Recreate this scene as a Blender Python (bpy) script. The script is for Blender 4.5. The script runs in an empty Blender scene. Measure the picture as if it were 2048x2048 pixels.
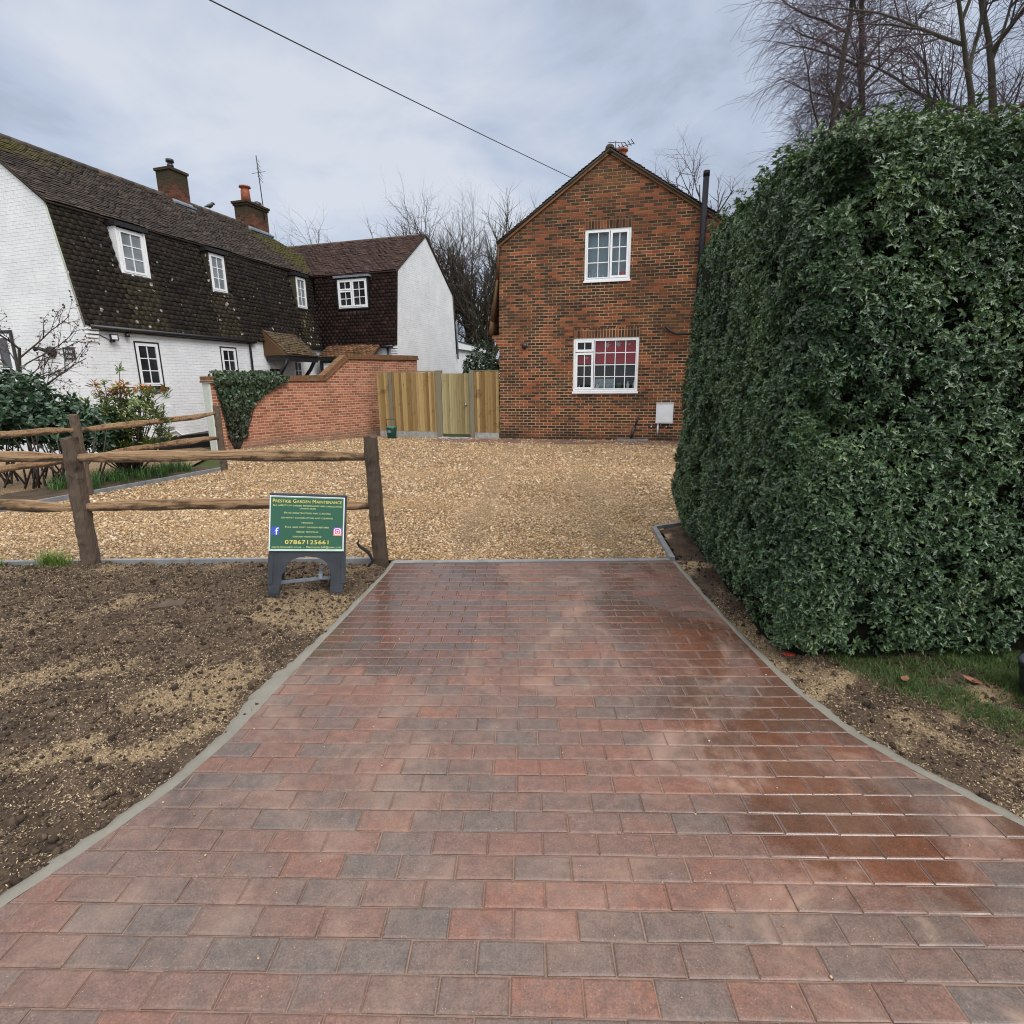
import bpy, bmesh, math, random
import numpy as np
from mathutils import Vector, Matrix, noise as mnoise
from mathutils.geometry import tessellate_polygon
R = math.radians
rng = np.random.default_rng(7)
random.seed(7)
scn = bpy.context.scene
col = scn.collection

# ------------------------------------------------------------------ camera
EYE = np.array([0.0, 0.0, 1.65])
PITCH, ROLL, FOC = R(13.31), R(0.513), 1084.06
_c, _s = math.cos(PITCH), math.sin(PITCH)
CM = np.array([[1, 0, 0], [0, -_s, _c], [0, -_c, -_s]]) @ np.array(
    [[math.cos(ROLL), -math.sin(ROLL), 0], [math.sin(ROLL), math.cos(ROLL), 0], [0, 0, 1]])
cam_data = bpy.data.cameras.new("camera")
cam = bpy.data.objects.new("camera", cam_data)
col.objects.link(cam)
xa, ya, za = CM[:, 0], -CM[:, 1], -CM[:, 2]
cam.matrix_world = Matrix(((xa[0], ya[0], za[0], EYE[0]), (xa[1], ya[1], za[1], EYE[1]),
                           (xa[2], ya[2], za[2], EYE[2]), (0, 0, 0, 1)))
cam_data.sensor_width = 36.0
cam_data.lens = FOC / 2048 * 36.0
cam_data.clip_start = 0.05
cam_data.clip_end = 2000
scn.camera = cam

# ------------------------------------------------------------------ sky, sun, exposure
SUN_EL, SUN_ROT = R(46), R(140)
world = bpy.data.worlds.new("World")
scn.world = world
world.use_nodes = True
wn, wl = world.node_tree.nodes, world.node_tree.links
wn.clear()
def W(t, **k):
    n = wn.new(t)
    for a, b in k.items(): setattr(n, a, b)
    return n
out = W('ShaderNodeOutputWorld'); bg = W('ShaderNodeBackground'); wl.new(bg.outputs[0], out.inputs[0])
sky = W('ShaderNodeTexSky', sky_type='NISHITA', sun_disc=False, sun_elevation=SUN_EL, sun_rotation=SUN_ROT)
tc = W('ShaderNodeTexCoord'); sep = W('ShaderNodeSeparateXYZ'); wl.new(tc.outputs['Generated'], sep.inputs[0])
def wm(op, a, b=None, c=None, clamp=False):
    n = W('ShaderNodeMath', operation=op, use_clamp=clamp)
    for i, v in enumerate((a, b, c)):
        if v is None: continue
        if isinstance(v, (int, float)): n.inputs[i].default_value = v
        else: wl.new(v, n.inputs[i])
    return n.outputs[0]
zz = wm('MAXIMUM', sep.outputs[2], 0.0)
dz = wm('ADD', zz, 0.22)
comb = W('ShaderNodeCombineXYZ')
wl.new(wm('DIVIDE', sep.outputs[0], dz), comb.inputs[0]); wl.new(wm('DIVIDE', sep.outputs[1], dz), comb.inputs[1])
comb.inputs[2].default_value = 3.7
def wnoise(scale, detail, rough, dist=0.0):
    n = W('ShaderNodeTexNoise'); n.inputs['Scale'].default_value = scale; n.inputs['Detail'].default_value = detail
    n.inputs['Roughness'].default_value = rough; n.inputs['Distortion'].default_value = dist
    wl.new(comb.outputs[0], n.inputs['Vector']); return n.outputs[0]
cl = wm('ADD', wm('MULTIPLY', wnoise(0.80, 4, 0.5, 0.5), 0.70), wm('MULTIPLY', wnoise(2.2, 6, 0.6, 0.4), 0.30))
ramp = W('ShaderNodeValToRGB'); wl.new(cl, ramp.inputs[0])
e = ramp.color_ramp.elements
e[0].position, e[0].color = 0.40, (0.225, 0.25, 0.30, 1)
e[1].position, e[1].color = 0.60, (0.545, 0.575, 0.635, 1)
m_ = e.new(0.50); m_.color = (0.395, 0.45, 0.555, 1)
mix = W('ShaderNodeMix', data_type='RGBA'); mix.inputs[0].default_value = 0.90
sc_ = W('ShaderNodeVectorMath', operation='SCALE'); wl.new(sky.outputs[0], sc_.inputs[0]); sc_.inputs['Scale'].default_value = 0.10
wl.new(sc_.outputs[0], mix.inputs[6]); wl.new(ramp.outputs[0], mix.inputs[7])
# an overcast dome is brighter overhead and, here, on the side the light comes from
mr = W('ShaderNodeMapRange', interpolation_type='SMOOTHSTEP'); wl.new(sep.outputs[2], mr.inputs[0])
mr.inputs[1].default_value = 0.50; mr.inputs[2].default_value = 0.95; mr.inputs[3].default_value = 0.0; mr.inputs[4].default_value = 2.5
mr2 = W('ShaderNodeMapRange', interpolation_type='SMOOTHSTEP'); wl.new(sep.outputs[1], mr2.inputs[0])
mr2.inputs[1].default_value = 0.15; mr2.inputs[2].default_value = -0.5; mr2.inputs[3].default_value = 0.0; mr2.inputs[4].default_value = 0.8
gain = wm('ADD', wm('ADD', mr.outputs[0], mr2.outputs[0]), 1.0)
neu = W('ShaderNodeMix', data_type='RGBA'); wl.new(wm('MULTIPLY', wm('SUBTRACT', gain, 1.0), 0.55, clamp=True), neu.inputs[0])
wl.new(mix.outputs[2], neu.inputs[6]); neu.inputs[7].default_value = (0.54, 0.53, 0.525, 1)
wl.new(neu.outputs[2], bg.inputs[0]); wl.new(gain, bg.inputs[1])
sd = bpy.data.lights.new("sun", 'SUN'); sd.energy = 1.5; sd.angle = R(28); sd.color = (1.0, 0.97, 0.93)
sun = bpy.data.objects.new("sun", sd); col.objects.link(sun)
az = SUN_ROT
sdir = Vector((math.sin(az) * math.cos(SUN_EL), math.cos(az) * math.cos(SUN_EL), math.sin(SUN_EL)))
sun.rotation_euler = sdir.to_track_quat('Z', 'Y').to_euler()
scn.view_settings.view_transform = 'Standard'
scn.view_settings.look = 'None'
scn.view_settings.exposure = 0.41
scn.view_settings.gamma = 1.0
scn.cycles.max_bounces = 8
scn.cycles.transparent_max_bounces = 16
scn.cycles.use_denoising = True
scn.cycles.filter_width = 1.1

# ------------------------------------------------------------------ helpers
class Fr:
    """u along, n into the thing (away from the viewer's side), z up; sc scales it about the eye"""
    def __init__(s, o, yaw, sc=1.0):
        y = R(yaw); s.sc = sc
        s.o = np.array([o[0], o[1], o[2] if len(o) > 2 else 0.0], float)
        s.u = np.array([math.cos(y), math.sin(y), 0]); s.n = np.array([-math.sin(y), math.cos(y), 0])
        s.yaw = yaw
    def p(s, u, n, z):
        w = s.o + s.u * u + s.n * n + np.array([0, 0, z])
        return EYE + (w - EYE) * s.sc if s.sc != 1.0 else w
WF = Fr((0, 0, 0), 0)

class MB:
    def __init__(s): s.v = []; s.f = []; s.c = []; s.base = 0; s.smooth = []
    def add(s, vs, fs, c=None, smooth=False):
        b = len(s.v)
        s.v.extend([tuple(map(float, v)) for v in vs])
        s.f.extend([tuple(i + b for i in f) for f in fs])
        s.smooth.extend([smooth] * len(fs))
        s.c.extend([c if c is not None else (random.random(), random.random(), random.random())] * len(vs))
        return s
    def box(s, fr, u0, u1, n0, n1, z0, z1, c=None):
        P = [fr.p(u, n, z) for z in (z0, z1) for n in (n0, n1) for u in (u0, u1)]
        return s.add(P, [(0, 1, 5, 4), (3, 2, 6, 7), (2, 0, 4, 6), (1, 3, 7, 5), (4, 5, 7, 6), (2, 3, 1, 0)], c)
    def hexa(s, P, c=None):
        return s.add(P, [(0, 1, 5, 4), (3, 2, 6, 7), (2, 0, 4, 6), (1, 3, 7, 5), (4, 5, 7, 6), (2, 3, 1, 0)], c)
    def quad(s, a, b, c_, d, c=None): return s.add([a, b, c_, d], [(0, 1, 2, 3)], c)
    def prism(s, fr, poly, n0, n1, holes=(), c=None, back=True, axis='n'):
        """polygon in (u,z) pushed from n0 to n1 (axis 'n'), or in (n,z) pushed along u (axis 'u')"""
        P = (lambda a, z, t: fr.p(a, t, z)) if axis == 'n' else (lambda a, z, t: fr.p(t, a, z))
        loops = [list(poly)] + [list(h) for h in holes]
        flat = [q for l in loops for q in l]
        tri = tessellate_polygon([[Vector((q[0], q[1], 0)) for q in l] for l in loops])
        def area(t):
            (x0, y0), (x1, y1), (x2, y2) = [flat[i] for i in t]
            return (x1 - x0) * (y2 - y0) - (x2 - x0) * (y1 - y0)
        tri = [t if area(t) > 0 else t[::-1] for t in tri]
        n = len(flat)
        vs = [P(q[0], q[1], n0) for q in flat] + [P(q[0], q[1], n1) for q in flat]
        fs = [tuple(t) for t in tri]
        if back: fs += [tuple(i + n for i in t[::-1]) for t in tri]
        k = 0
        for l in loops:
            for i in range(len(l)):
                a, b = k + i, k + (i + 1) % len(l); fs.append((a, b, b + n, a + n))
            k += len(l)
        return s.add(vs, fs, c)
    def tube(s, pts, rad, sides=8, c=None, caps=True, smooth=True):
        pts = [np.array(p, float) for p in pts]
        rad = rad if hasattr(rad, '__len__') else [rad] * len(pts)
        vs = []; prev = None
        for i, p in enumerate(pts):
            t = pts[min(i + 1, len(pts) - 1)] - pts[max(i - 1, 0)]
            t = t / (np.linalg.norm(t) + 1e-9)
            if prev is None:
                a = np.array([0, 0, 1.0]) if abs(t[2]) < .9 else np.array([1.0, 0, 0])
                x = np.cross(t, a)
            else: x = prev - t * (prev @ t)
            x /= np.linalg.norm(x) + 1e-9; y = np.cross(t, x); prev = x
            for k in range(sides):
                an = 2 * math.pi * k / sides
                vs.append(p + (x * math.cos(an) + y * math.sin(an)) * rad[i])
        fs = []
        for i in range(len(pts) - 1):
            for k in range(sides):
                a, b = i * sides + k, i * sides + (k + 1) % sides
                fs.append((a, b, b + sides, a + sides))
        if caps:
            fs.append(tuple(range(sides))[::-1]); fs.append(tuple(range((len(pts) - 1) * sides, len(pts) * sides)))
        return s.add(vs, fs, c, smooth)
    def lathe(s, o, prof, sides=20, c=None, smooth=True):
        vs = []; fs = []
        for (r_, z) in prof:
            for k in range(sides):
                an = 2 * math.pi * k / sides
                vs.append((o[0] + r_ * math.cos(an), o[1] + r_ * math.sin(an), o[2] + z))
        for i in range(len(prof) - 1):
            for k in range(sides):
                a, b = i * sides + k, i * sides + (k + 1) % sides
                fs.append((a, b, b + sides, a + sides))
        fs.append(tuple(range(sides))[::-1]); fs.append(tuple(range((len(prof) - 1) * sides, len(prof) * sides)))
        return s.add(vs, fs, c, smooth)
    def build(s, name, mat, parent=None, uvf=None, uvfun=None):
        me = bpy.data.meshes.new(name)
        me.from_pydata(s.v, [], s.f); me.update()
        if any(s.smooth): me.polygons.foreach_set('use_smooth', s.smooth)
        return finish(me, name, mat, parent, np.array(s.c, float), uvf, uvfun)

def finish(me, name, mat, parent, colr=None, uvf=None, uvfun=None):
    if colr is not None and len(colr):
        at = me.color_attributes.new('Col', 'FLOAT_COLOR', 'POINT')
        at.data.foreach_set('color', np.concatenate([colr, np.ones((len(colr), 1))], 1).astype(np.float32).ravel())
    if uvf is not None or uvfun is not None:
        nv = len(me.vertices); co = np.empty(nv * 3, np.float32); me.vertices.foreach_get('co', co); co = co.reshape(-1, 3).astype(float)
        nl = len(me.loops); li = np.empty(nl, np.int32); me.loops.foreach_get('vertex_index', li)
        npoly = len(me.polygons); nr = np.empty(npoly * 3, np.float32); me.polygons.foreach_get('normal', nr); nr = nr.reshape(-1, 3)
        lt = np.empty(npoly, np.int32); me.polygons.foreach_get('loop_total', lt)
        ln = np.repeat(nr, lt, axis=0); P = co[li]
        if uvfun is not None: uv = uvfun(P, ln)
        else:
            rel = P - uvf.o; U = rel @ uvf.u; Nn = rel @ uvf.n; Z = rel[:, 2]
            au, an, az_ = np.abs(ln @ uvf.u), np.abs(ln @ uvf.n), np.abs(ln[:, 2])
            uv = np.stack([U, Z], 1)
            m1 = (au > an); uv[m1] = np.stack([Nn + 0.06, Z], 1)[m1]
            m2 = (az_ > au) & (az_ > an); uv[m2] = np.stack([U, Nn], 1)[m2]
        ul = me.uv_layers.new(name='UV'); ul.data.foreach_set('uv', uv.astype(np.float32).ravel())
    if mat is not None:
        for m in (mat if isinstance(mat, (list, tuple)) else [mat]): me.materials.append(m)
    o = bpy.data.objects.new(name, me); col.objects.link(o)
    if parent is not None:
        root = parent
        loc = Vector((0, 0, 0))
        while root is not None: loc += root.location; root = root.parent
        me.transform(Matrix.Translation(-loc)); o.parent = parent
    return o

def npmesh(name, V, F, mat, parent=None, colr=None, smooth=False, **k):
    """V (N,3), F (M,k) one face size"""
    me = bpy.data.meshes.new(name)
    V = np.ascontiguousarray(V, np.float32); F = np.ascontiguousarray(F, np.int32)
    me.vertices.add(len(V)); me.vertices.foreach_set('co', V.ravel())
    me.loops.add(F.size); me.loops.foreach_set('vertex_index', F.ravel())
    me.polygons.add(len(F)); me.polygons.foreach_set('loop_start', np.arange(0, F.size, F.shape[1], dtype=np.int32))
    try: me.polygons.foreach_set('loop_total', np.full(len(F), F.shape[1], np.int32))
    except Exception: pass
    if smooth: me.polygons.foreach_set('use_smooth', np.ones(len(F), bool))
    me.update(calc_edges=True)
    return finish(me, name, mat, parent, colr, **k)

def tag(o, label=None, cat=None, group=None, kind=None):
    if label: o['label'] = label
    if cat: o['category'] = cat
    if group: o['group'] = group
    if kind: o['kind'] = kind
    return o
def thing(name, loc, label, cat, group=None):
    o = bpy.data.objects.new(name, None); col.objects.link(o); o.location = Vector([float(a) for a in loc]); o.empty_display_size = .2
    return tag(o, label, cat, group)
def struct(o): o['kind'] = 'structure'; return o

def nz(P, scale, seed=0.0, octv=3):
    P = np.asarray(P, float) * scale
    return np.array([mnoise.fractal(Vector((p[0] + seed, p[1] - seed, (p[2] if len(p) > 2 else 0) + seed * .3)), 1.0, 2.0, octv) for p in P])

# ------------------------------------------------------------------ material helpers
class NT:
    def __init__(s, name):
        s.m = bpy.data.materials.new(name); s.m.use_nodes = True
        s.t = s.m.node_tree; s.t.nodes.clear()
        s.o = s.n('ShaderNodeOutputMaterial'); s.b = s.n('ShaderNodeBsdfPrincipled')
        s.l(s.b.outputs[0], s.o.inputs[0])
    def n(s, t, **k):
        x = s.t.nodes.new(t)
        for a, b in k.items(): setattr(x, a, b)
        return x
    def l(s, a, b): s.t.links.new(a, b)
    def put(s, v, i):
        if isinstance(v, (int, float)):
            i.default_value = v
        elif isinstance(v, (tuple, list)):
            i.default_value = tuple(v) + ((1,) if len(v) == 3 and i.type == 'RGBA' else ())
        else: s.l(v, i)
    def math(s, op, a, b=None, c=None, clamp=False):
        x = s.n('ShaderNodeMath', operation=op, use_clamp=clamp)
        for i, v in enumerate((a, b, c)):
            if v is not None: s.put(v, x.inputs[i])
        return x.outputs[0]
    def pos(s): return s.n('ShaderNodeNewGeometry').outputs['Position']
    def obj(s): return s.n('ShaderNodeTexCoord').outputs['Object']
    def uv(s): return s.n('ShaderNodeTexCoord').outputs['UV']
    def attr(s, ch=None):
        a = s.n('ShaderNodeAttribute', attribute_name='Col')
        if ch is None: return a.outputs['Color']
        q = s.n('ShaderNodeSeparateColor'); s.l(a.outputs['Color'], q.inputs[0]); return q.outputs[ch]
    def xyz(s, v):
        q = s.n('ShaderNodeSeparateXYZ'); s.l(v, q.inputs[0]); return q.outputs
    def vec(s, x=0.0, y=0.0, z=0.0):
        q = s.n('ShaderNodeCombineXYZ')
        for i, v in enumerate((x, y, z)): s.put(v, q.inputs[i])
        return q.outputs[0]
    def vscale(s, v, sc):
        q = s.n('ShaderNodeVectorMath', operation='MULTIPLY'); s.l(v, q.inputs[0]); q.inputs[1].default_value = sc if hasattr(sc, '__len__') else (sc,) * 3
        return q.outputs[0]
    def noise(s, scale, detail=4, rough=.55, v=None, dist=0.0, colr=False):
        x = s.n('ShaderNodeTexNoise'); s.l(v if v is not None else s.pos(), x.inputs['Vector'])
        x.inputs['Scale'].default_value = scale; x.inputs['Detail'].default_value = detail
        x.inputs['Roughness'].default_value = rough; x.inputs['Distortion'].default_value = dist
        return x.outputs[1 if colr else 0]
    def voro(s, scale, v=None, feature='F1', rnd=1.0):
        x = s.n('ShaderNodeTexVoronoi', feature=feature); s.l(v if v is not None else s.pos(), x.inputs['Vector'])
        x.inputs['Scale'].default_value = scale; x.inputs['Randomness'].default_value = rnd
        return x.outputs
    def white(s, v, dims='3D'):
        x = s.n('ShaderNodeTexWhiteNoise', noise_dimensions=dims); s.l(v, x.inputs['Vector']); return x.outputs
    def ramp(s, f, stops, interp='LINEAR'):
        x = s.n('ShaderNodeValToRGB'); s.put(f, x.inputs[0]); cr = x.color_ramp; cr.interpolation = interp
        while len(cr.elements) < len(stops): cr.elements.new(.5)
        for e_, (p_, c_) in zip(cr.elements, stops):
            e_.position = p_; e_.color = (tuple(c_) + (1,)) if hasattr(c_, '__len__') else (c_, c_, c_, 1)
        return x.outputs[0]
    def mix(s, f, a, b, mode='MIX'):
        x = s.n('ShaderNodeMix', data_type='RGBA', blend_type=mode, clamp_factor=True)
        s.put(f, x.inputs[0]); s.put(a, x.inputs[6]); s.put(b, x.inputs[7]); return x.outputs[2]
    def step(s, v, a, b):
        x = s.n('ShaderNodeMapRange', interpolation_type='SMOOTHSTEP'); s.put(v, x.inputs[0])
        x.inputs[1].default_value = a; x.inputs[2].default_value = b; return x.outputs[0]
    def bump(s, h, strength=.5, dist=.01, prev=None):
        x = s.n('ShaderNodeBump'); s.put(h, x.inputs['Height']); x.inputs['Strength'].default_value = strength; x.inputs['Distance'].default_value = dist
        if prev is not None: s.l(prev, x.inputs['Normal'])
        return x.outputs[0]
    def fin(s, base, rough=.7, spec=.5, normal=None, **k):
        s.put(base, s.b.inputs['Base Color']); s.put(rough, s.b.inputs['Roughness']); s.put(spec, s.b.inputs['Specular IOR Level'])
        if normal is not None: s.l(normal, s.b.inputs['Normal'])
        for a, b in k.items(): s.put(b, s.b.inputs[a.replace('_', ' ')])
        return s.m

def plain(name, c, rough=.5, spec=.5, var=.12, sc=8.0, metal=0.0, bumpd=0.002):
    t = NT(name)
    nn = t.noise(sc, 5, .6, t.obj())
    c2 = tuple(x * (1 - var) for x in c); c3 = tuple(min(1, x * (1 + var)) for x in c)
    base = t.mix(t.step(nn, .3, .7), c2, c3)
    return t.fin(base, t.math('ADD', rough - .08, t.math('MULTIPLY', nn, .16)), spec, t.bump(t.noise(sc * 9, 3, .6, t.obj()), .4, bumpd), Metallic=metal)

def brick_cells(t, w, h, joint, swap=False):
    """running bond from the UV map in metres: returns (r1, r2, mortar mask, brick-centre vector)"""
    q = t.xyz(t.uv()); U, V = (q[1], q[0]) if swap else (q[0], q[1])
    wob = t.math('MULTIPLY', t.math('SUBTRACT', t.noise(9, 3, .6, t.uv()), .5), joint * .9)
    V = t.math('ADD', V, wob)
    rv = t.math('DIVIDE', V, h); row = t.math('FLOOR', rv)
    odd = t.math('MODULO', t.math('ABSOLUTE', row), 2.0)
    ru = t.math('ADD', t.math('DIVIDE', U, w), t.math('MULTIPLY', odd, 0.0 if swap else .5)); colm = t.math('FLOOR', ru)
    fu = t.math('MULTIPLY', t.math('SUBTRACT', .5, t.math('ABSOLUTE', t.math('SUBTRACT', t.math('FRACT', ru), .5))), w)
    fv = t.math('MULTIPLY', t.math('SUBTRACT', .5, t.math('ABSOLUTE', t.math('SUBTRACT', t.math('FRACT', rv), .5))), h)
    edge = t.math('MINIMUM', fu, fv)
    mask = t.step(edge, joint * .38, joint * .62)      # 1 on the brick, 0 in the joint
    wnz = t.white(t.vec(colm, row, 3.0))
    sc_ = t.n('ShaderNodeSeparateColor'); t.l(wnz[1], sc_.inputs[0])
    ctr = t.vec(t.math('MULTIPLY', colm, w), t.math('MULTIPLY', row, h), 0.0)
    return sc_.outputs[0], sc_.outputs[1], mask, ctr

def m_house_brick(swap=False):
    t = NT('house_brick' + ('_soldier' if swap else ''))
    r1, r2, mask, ctr = brick_cells(t, .245 if not swap else .26, .083, .0175, swap)
    patch = t.noise(.55, 3, .6, ctr); patch2 = t.noise(1.4, 3, .55, t.vscale(ctr, (1, 1.6, 1)))
    sel = t.math('ADD', r1, t.math('MULTIPLY', t.math('SUBTRACT', patch2, .5), 1.5))
    c = t.ramp(sel, [(.0, (.024, .016, .012)), (.28, (.042, .023, .014)), (.46, (.076, .033, .018)), (.62, (.12, .043, .020)), (.80, (.18, .054, .023)), (1.0, (.28, .080, .034))])
    c = t.mix(t.math('MULTIPLY', r2, .35), c, (.10, .062, .032))
    face = t.noise(38, 4, .65, t.uv())
    c = t.mix(.55, c, t.mix(t.step(face, .32, .68), (.30, .30, .30), (.78, .74, .70)), 'OVERLAY')
    mort = t.mix(t.step(t.math('ADD', t.noise(1.1, 5, .65, t.uv()), t.math('MULTIPLY', t.math('SUBTRACT', 3.0, t.xyz(t.uv())[1]), .03)), .36, .66), (.17, .105, .062), (.48, .315, .18))
    yl = t.xyz(t.uv())
    # orange wash of washed-off mortar low on the right, dark smear to the left
    c = t.mix(t.math('MULTIPLY', t.step(t.noise(.45, 4, .6, t.uv()), .52, .72), .38), c, (.19, .095, .036))
    smear = t.math('MULTIPLY', t.step(t.noise(.8, 4, .6, t.uv()), .54, .7), t.step(yl[0], 2.6, .6))
    full = t.mix(mask, mort, c)
    full = t.mix(t.math('MULTIPLY', smear, .72), full, (.060, .036, .024))
    # damp foot of the wall
    damp = t.math('MULTIPLY', t.step(t.math('ADD', yl[1], t.math('MULTIPLY', t.noise(1.3, 3, .6, t.uv()), .5)), .62, .2), .7)
    full = t.mix(damp, full, (.030, .020, .014))
    h = t.math('ADD', mask, t.math('MULTIPLY', face, .35))
    return t.fin(full, .86, .25, t.bump(h, .8, .007))

def m_wall_brick():
    t = NT('garden_wall_brick')
    r1, r2, mask, ctr = brick_cells(t, .235, .078, .016)
    c = t.ramp(r1, [(.0, (.19, .070, .042)), (.3, (.28, .096, .054)), (.7, (.35, .128, .072)), (1.0, (.42, .18, .11))])
    f = t.noise(40, 4, .6, t.uv()); c = t.mix(.5, c, t.mix(f, (.3, .3, .3), (.75, .74, .72)), 'OVERLAY')
    yl = t.xyz(t.uv())
    mort = t.mix(t.noise(2, 4, .6, t.uv()), (.42, .28, .19), (.58, .43, .31))
    full = t.mix(mask, mort, c)
    st = t.step(t.noise(.9, 5, .65, t.vscale(t.uv(), (1, .45, 1))), .50, .70)
    full = t.mix(t.math('MULTIPLY', st, .55), full, (.125, .085, .045))
    low = t.math('MULTIPLY', t.step(yl[1], .32, .08), t.step(t.noise(3, 3, .6, t.uv()), .3, .6))
    full = t.mix(t.math('MULTIPLY', low, .7), full, (.21, .15, .10))
    return t.fin(full, .88, .25, t.bump(t.math('ADD', mask, t.math('MULTIPLY', f, .3)), .7, .007))

def m_white_brick():
    t = NT('white_painted_brick')
    r1, r2, mask, ctr = brick_cells(t, .235, .078, .011)
    n1 = t.noise(1.3, 5, .6, t.uv()); n2 = t.noise(14, 4, .6, t.uv())
    c = t.mix(t.step(n1, .35, .7), (.66, .675, .69), (.755, .765, .77))
    hj = t.noise(2.3, 3, .6, t.vscale(t.uv(), (1, 3, 1)))
    c = t.mix(t.math('MULTIPLY', t.math('SUBTRACT', 1.0, mask), t.math('MULTIPLY', t.step(hj, .35, .65), .42)), c, (.33, .35, .37))
    c = t.mix(t.math('MULTIPLY', t.step(t.noise(.8, 5, .65, t.uv()), .58, .75), .30), c, (.46, .49, .42))
    gr = t.noise(2.2, 5, .65, t.vscale(t.uv(), (2.2, .35, 1)))
    c = t.mix(t.math('MULTIPLY', t.step(gr, .56, .74), .18), c, (.36, .37, .34))
    h = t.math('ADD', t.math('ADD', mask, t.math('MULTIPLY', r1, .8)), t.math('MULTIPLY', n2, .5))
    return t.fin(c, .62, .35, t.bump(h, .55, .007))

def m_tiles(name, stops, moss=None, mossmask=None, lichen=0.0, damp=.3, patch=None):
    t = NT(name)
    r = t.attr(0)
    n0 = t.noise(1.6, 4, .6)
    c = t.ramp(t.math('ADD', t.math('MULTIPLY', r, .75), t.math('MULTIPLY', n0, .3)), stops)
    f = t.noise(45, 4, .65); c = t.mix(.6, c, t.mix(f, (.24, .24, .24), (.78, .77, .74)), 'OVERLAY')
    if moss:
        mm = t.math('ADD', t.noise(2.2, 5, .65), t.math('MULTIPLY', t.noise(14, 4, .65), .35))
        k = t.step(mm, .62, .86)
        if mossmask is not None:
            # moss belongs to some stretches of the roof (blue channel of the tile's own colour)
            k = t.math('MULTIPLY', t.step(t.math('ADD', t.attr(2), t.math('MULTIPLY', t.math('SUBTRACT', mm, .68), 1.6)), .35, .8), 1.0)
        c = t.mix(t.math('MULTIPLY', k, .85), c, moss)
    if patch:
        k = t.step(t.math('ADD', t.attr(1), t.math('MULTIPLY', t.math('SUBTRACT', t.noise(5, 4, .6), .5), .9)), .4, .8)
        c = t.mix(t.math('MULTIPLY', k, .8), c, patch)
    if lichen:
        vo = t.voro(6.5)
        sc2 = t.n('ShaderNodeSeparateColor'); t.l(vo[1], sc2.inputs[0])
        rad = t.math('MULTIPLY', t.step(t.math('ADD', sc2.outputs[0], t.math('MULTIPLY', t.attr(1), .55)), 1.02 - lichen, 1.35), .36)
        sp = t.step(t.math('SUBTRACT', rad, t.math('ADD', vo[0], t.math('MULTIPLY', t.noise(30, 3, .6), .10))), -.05, .02)
        c = t.mix(t.math('MULTIPLY', t.math('MULTIPLY', sp, .9), t.step(t.noise(.9, 4, .65), .42, .56)), c, (.62, .63, .58))
        vo2 = t.voro(17); sc3 = t.n('ShaderNodeSeparateColor'); t.l(vo2[1], sc3.inputs[0])
        sp2 = t.step(t.math('SUBTRACT', t.math('MULTIPLY', t.step(sc3.outputs[0], .80, 1.0), .3), vo2[0]), -.04, .03)
        c = t.mix(t.math('MULTIPLY', t.math('MULTIPLY', sp2, .35), t.step(t.noise(1.2, 3, .6), .50, .62)), c, (.40, .41, .36))
    return t.fin(c, .78, .3, t.bump(f, .5, .006))

def m_wood(name, lo, hi, grain=(14, 14, .8), dark=(.05, .03, .018), kn=.5, rough=.75, bark=0.0):
    t = NT(name)
    v = t.vscale(t.obj(), grain); g = t.noise(3, 6, .65, v, .6)
    r = t.attr(0)
    c = t.mix(r, lo, hi)
    c = t.mix(t.math('MULTIPLY', t.step(g, .52, .75), .7), c, tuple(x * .42 for x in lo))
    c = t.mix(t.math('MULTIPLY', t.step(t.noise(2.6, 4, .65, t.obj()), .55, .75), kn), c, dark)
    vo = t.voro(2.2, t.vscale(t.obj(), (3, 3, 1)))
    c = t.mix(t.math('MULTIPLY', t.step(vo[0], .14, .05), .6), c, dark)
    return t.fin(c, rough, .3, t.bump(g, .7, .006 + bark))

def m_leaf(name, stops, rough=.35, spec=.5, tip=None, trans=.15):
    t = NT(name)
    c = t.ramp(t.attr(0), stops)
    if tip: c = t.mix(t.step(t.attr(1), .80, .9), c, tip)
    c = t.mix(t.math('MULTIPLY', t.noise(26, 3, .6), .35), c, tuple(x * .55 for x in stops[0][1]))
    t.fin(c, t.math('ADD', rough - .06, t.math('MULTIPLY', t.attr(2), .22)), spec)
    tr = t.n('ShaderNodeBsdfTranslucent'); t.put(t.mix(.5, c, (.10, .16, .02), 'SCREEN'), tr.inputs[0])
    ms = t.n('ShaderNodeMixShader'); ms.inputs[0].default_value = trans
    t.l(t.b.outputs[0], ms.inputs[1]); t.l(tr.outputs[0], ms.inputs[2]); t.l(ms.outputs[0], t.o.inputs[0])
    return t.m

def m_glass_clear():
    t = NT('window_glass')
    t.t.nodes.remove(t.b)
    g = t.n('ShaderNodeBsdfGlossy'); g.inputs['Roughness'].default_value = .02; g.inputs[0].default_value = (.9, .93, .95, 1)
    tr = t.n('ShaderNodeBsdfTransparent'); tr.inputs[0].default_value = (.82, .86, .86, 1)
    f = t.n('ShaderNodeFresnel'); f.inputs[0].default_value = 1.52
    ms = t.n('ShaderNodeMixShader'); t.l(t.math('MULTIPLY', f.outputs[0], .8), ms.inputs[0])
    t.l(tr.outputs[0], ms.inputs[1]); t.l(g.outputs[0], ms.inputs[2]); t.l(ms.outputs[0], t.o.inputs[0])
    return t.m
def m_pane(name, c, v=.2):
    t = NT(name)
    n = t.noise(2.2, 3, .6, t.pos())
    return t.fin(t.mix(t.step(n, .35, .65), tuple(x * (1 - v) for x in c), c), .06, .6, t.bump(t.noise(1.5, 2), .06, .02))

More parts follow.
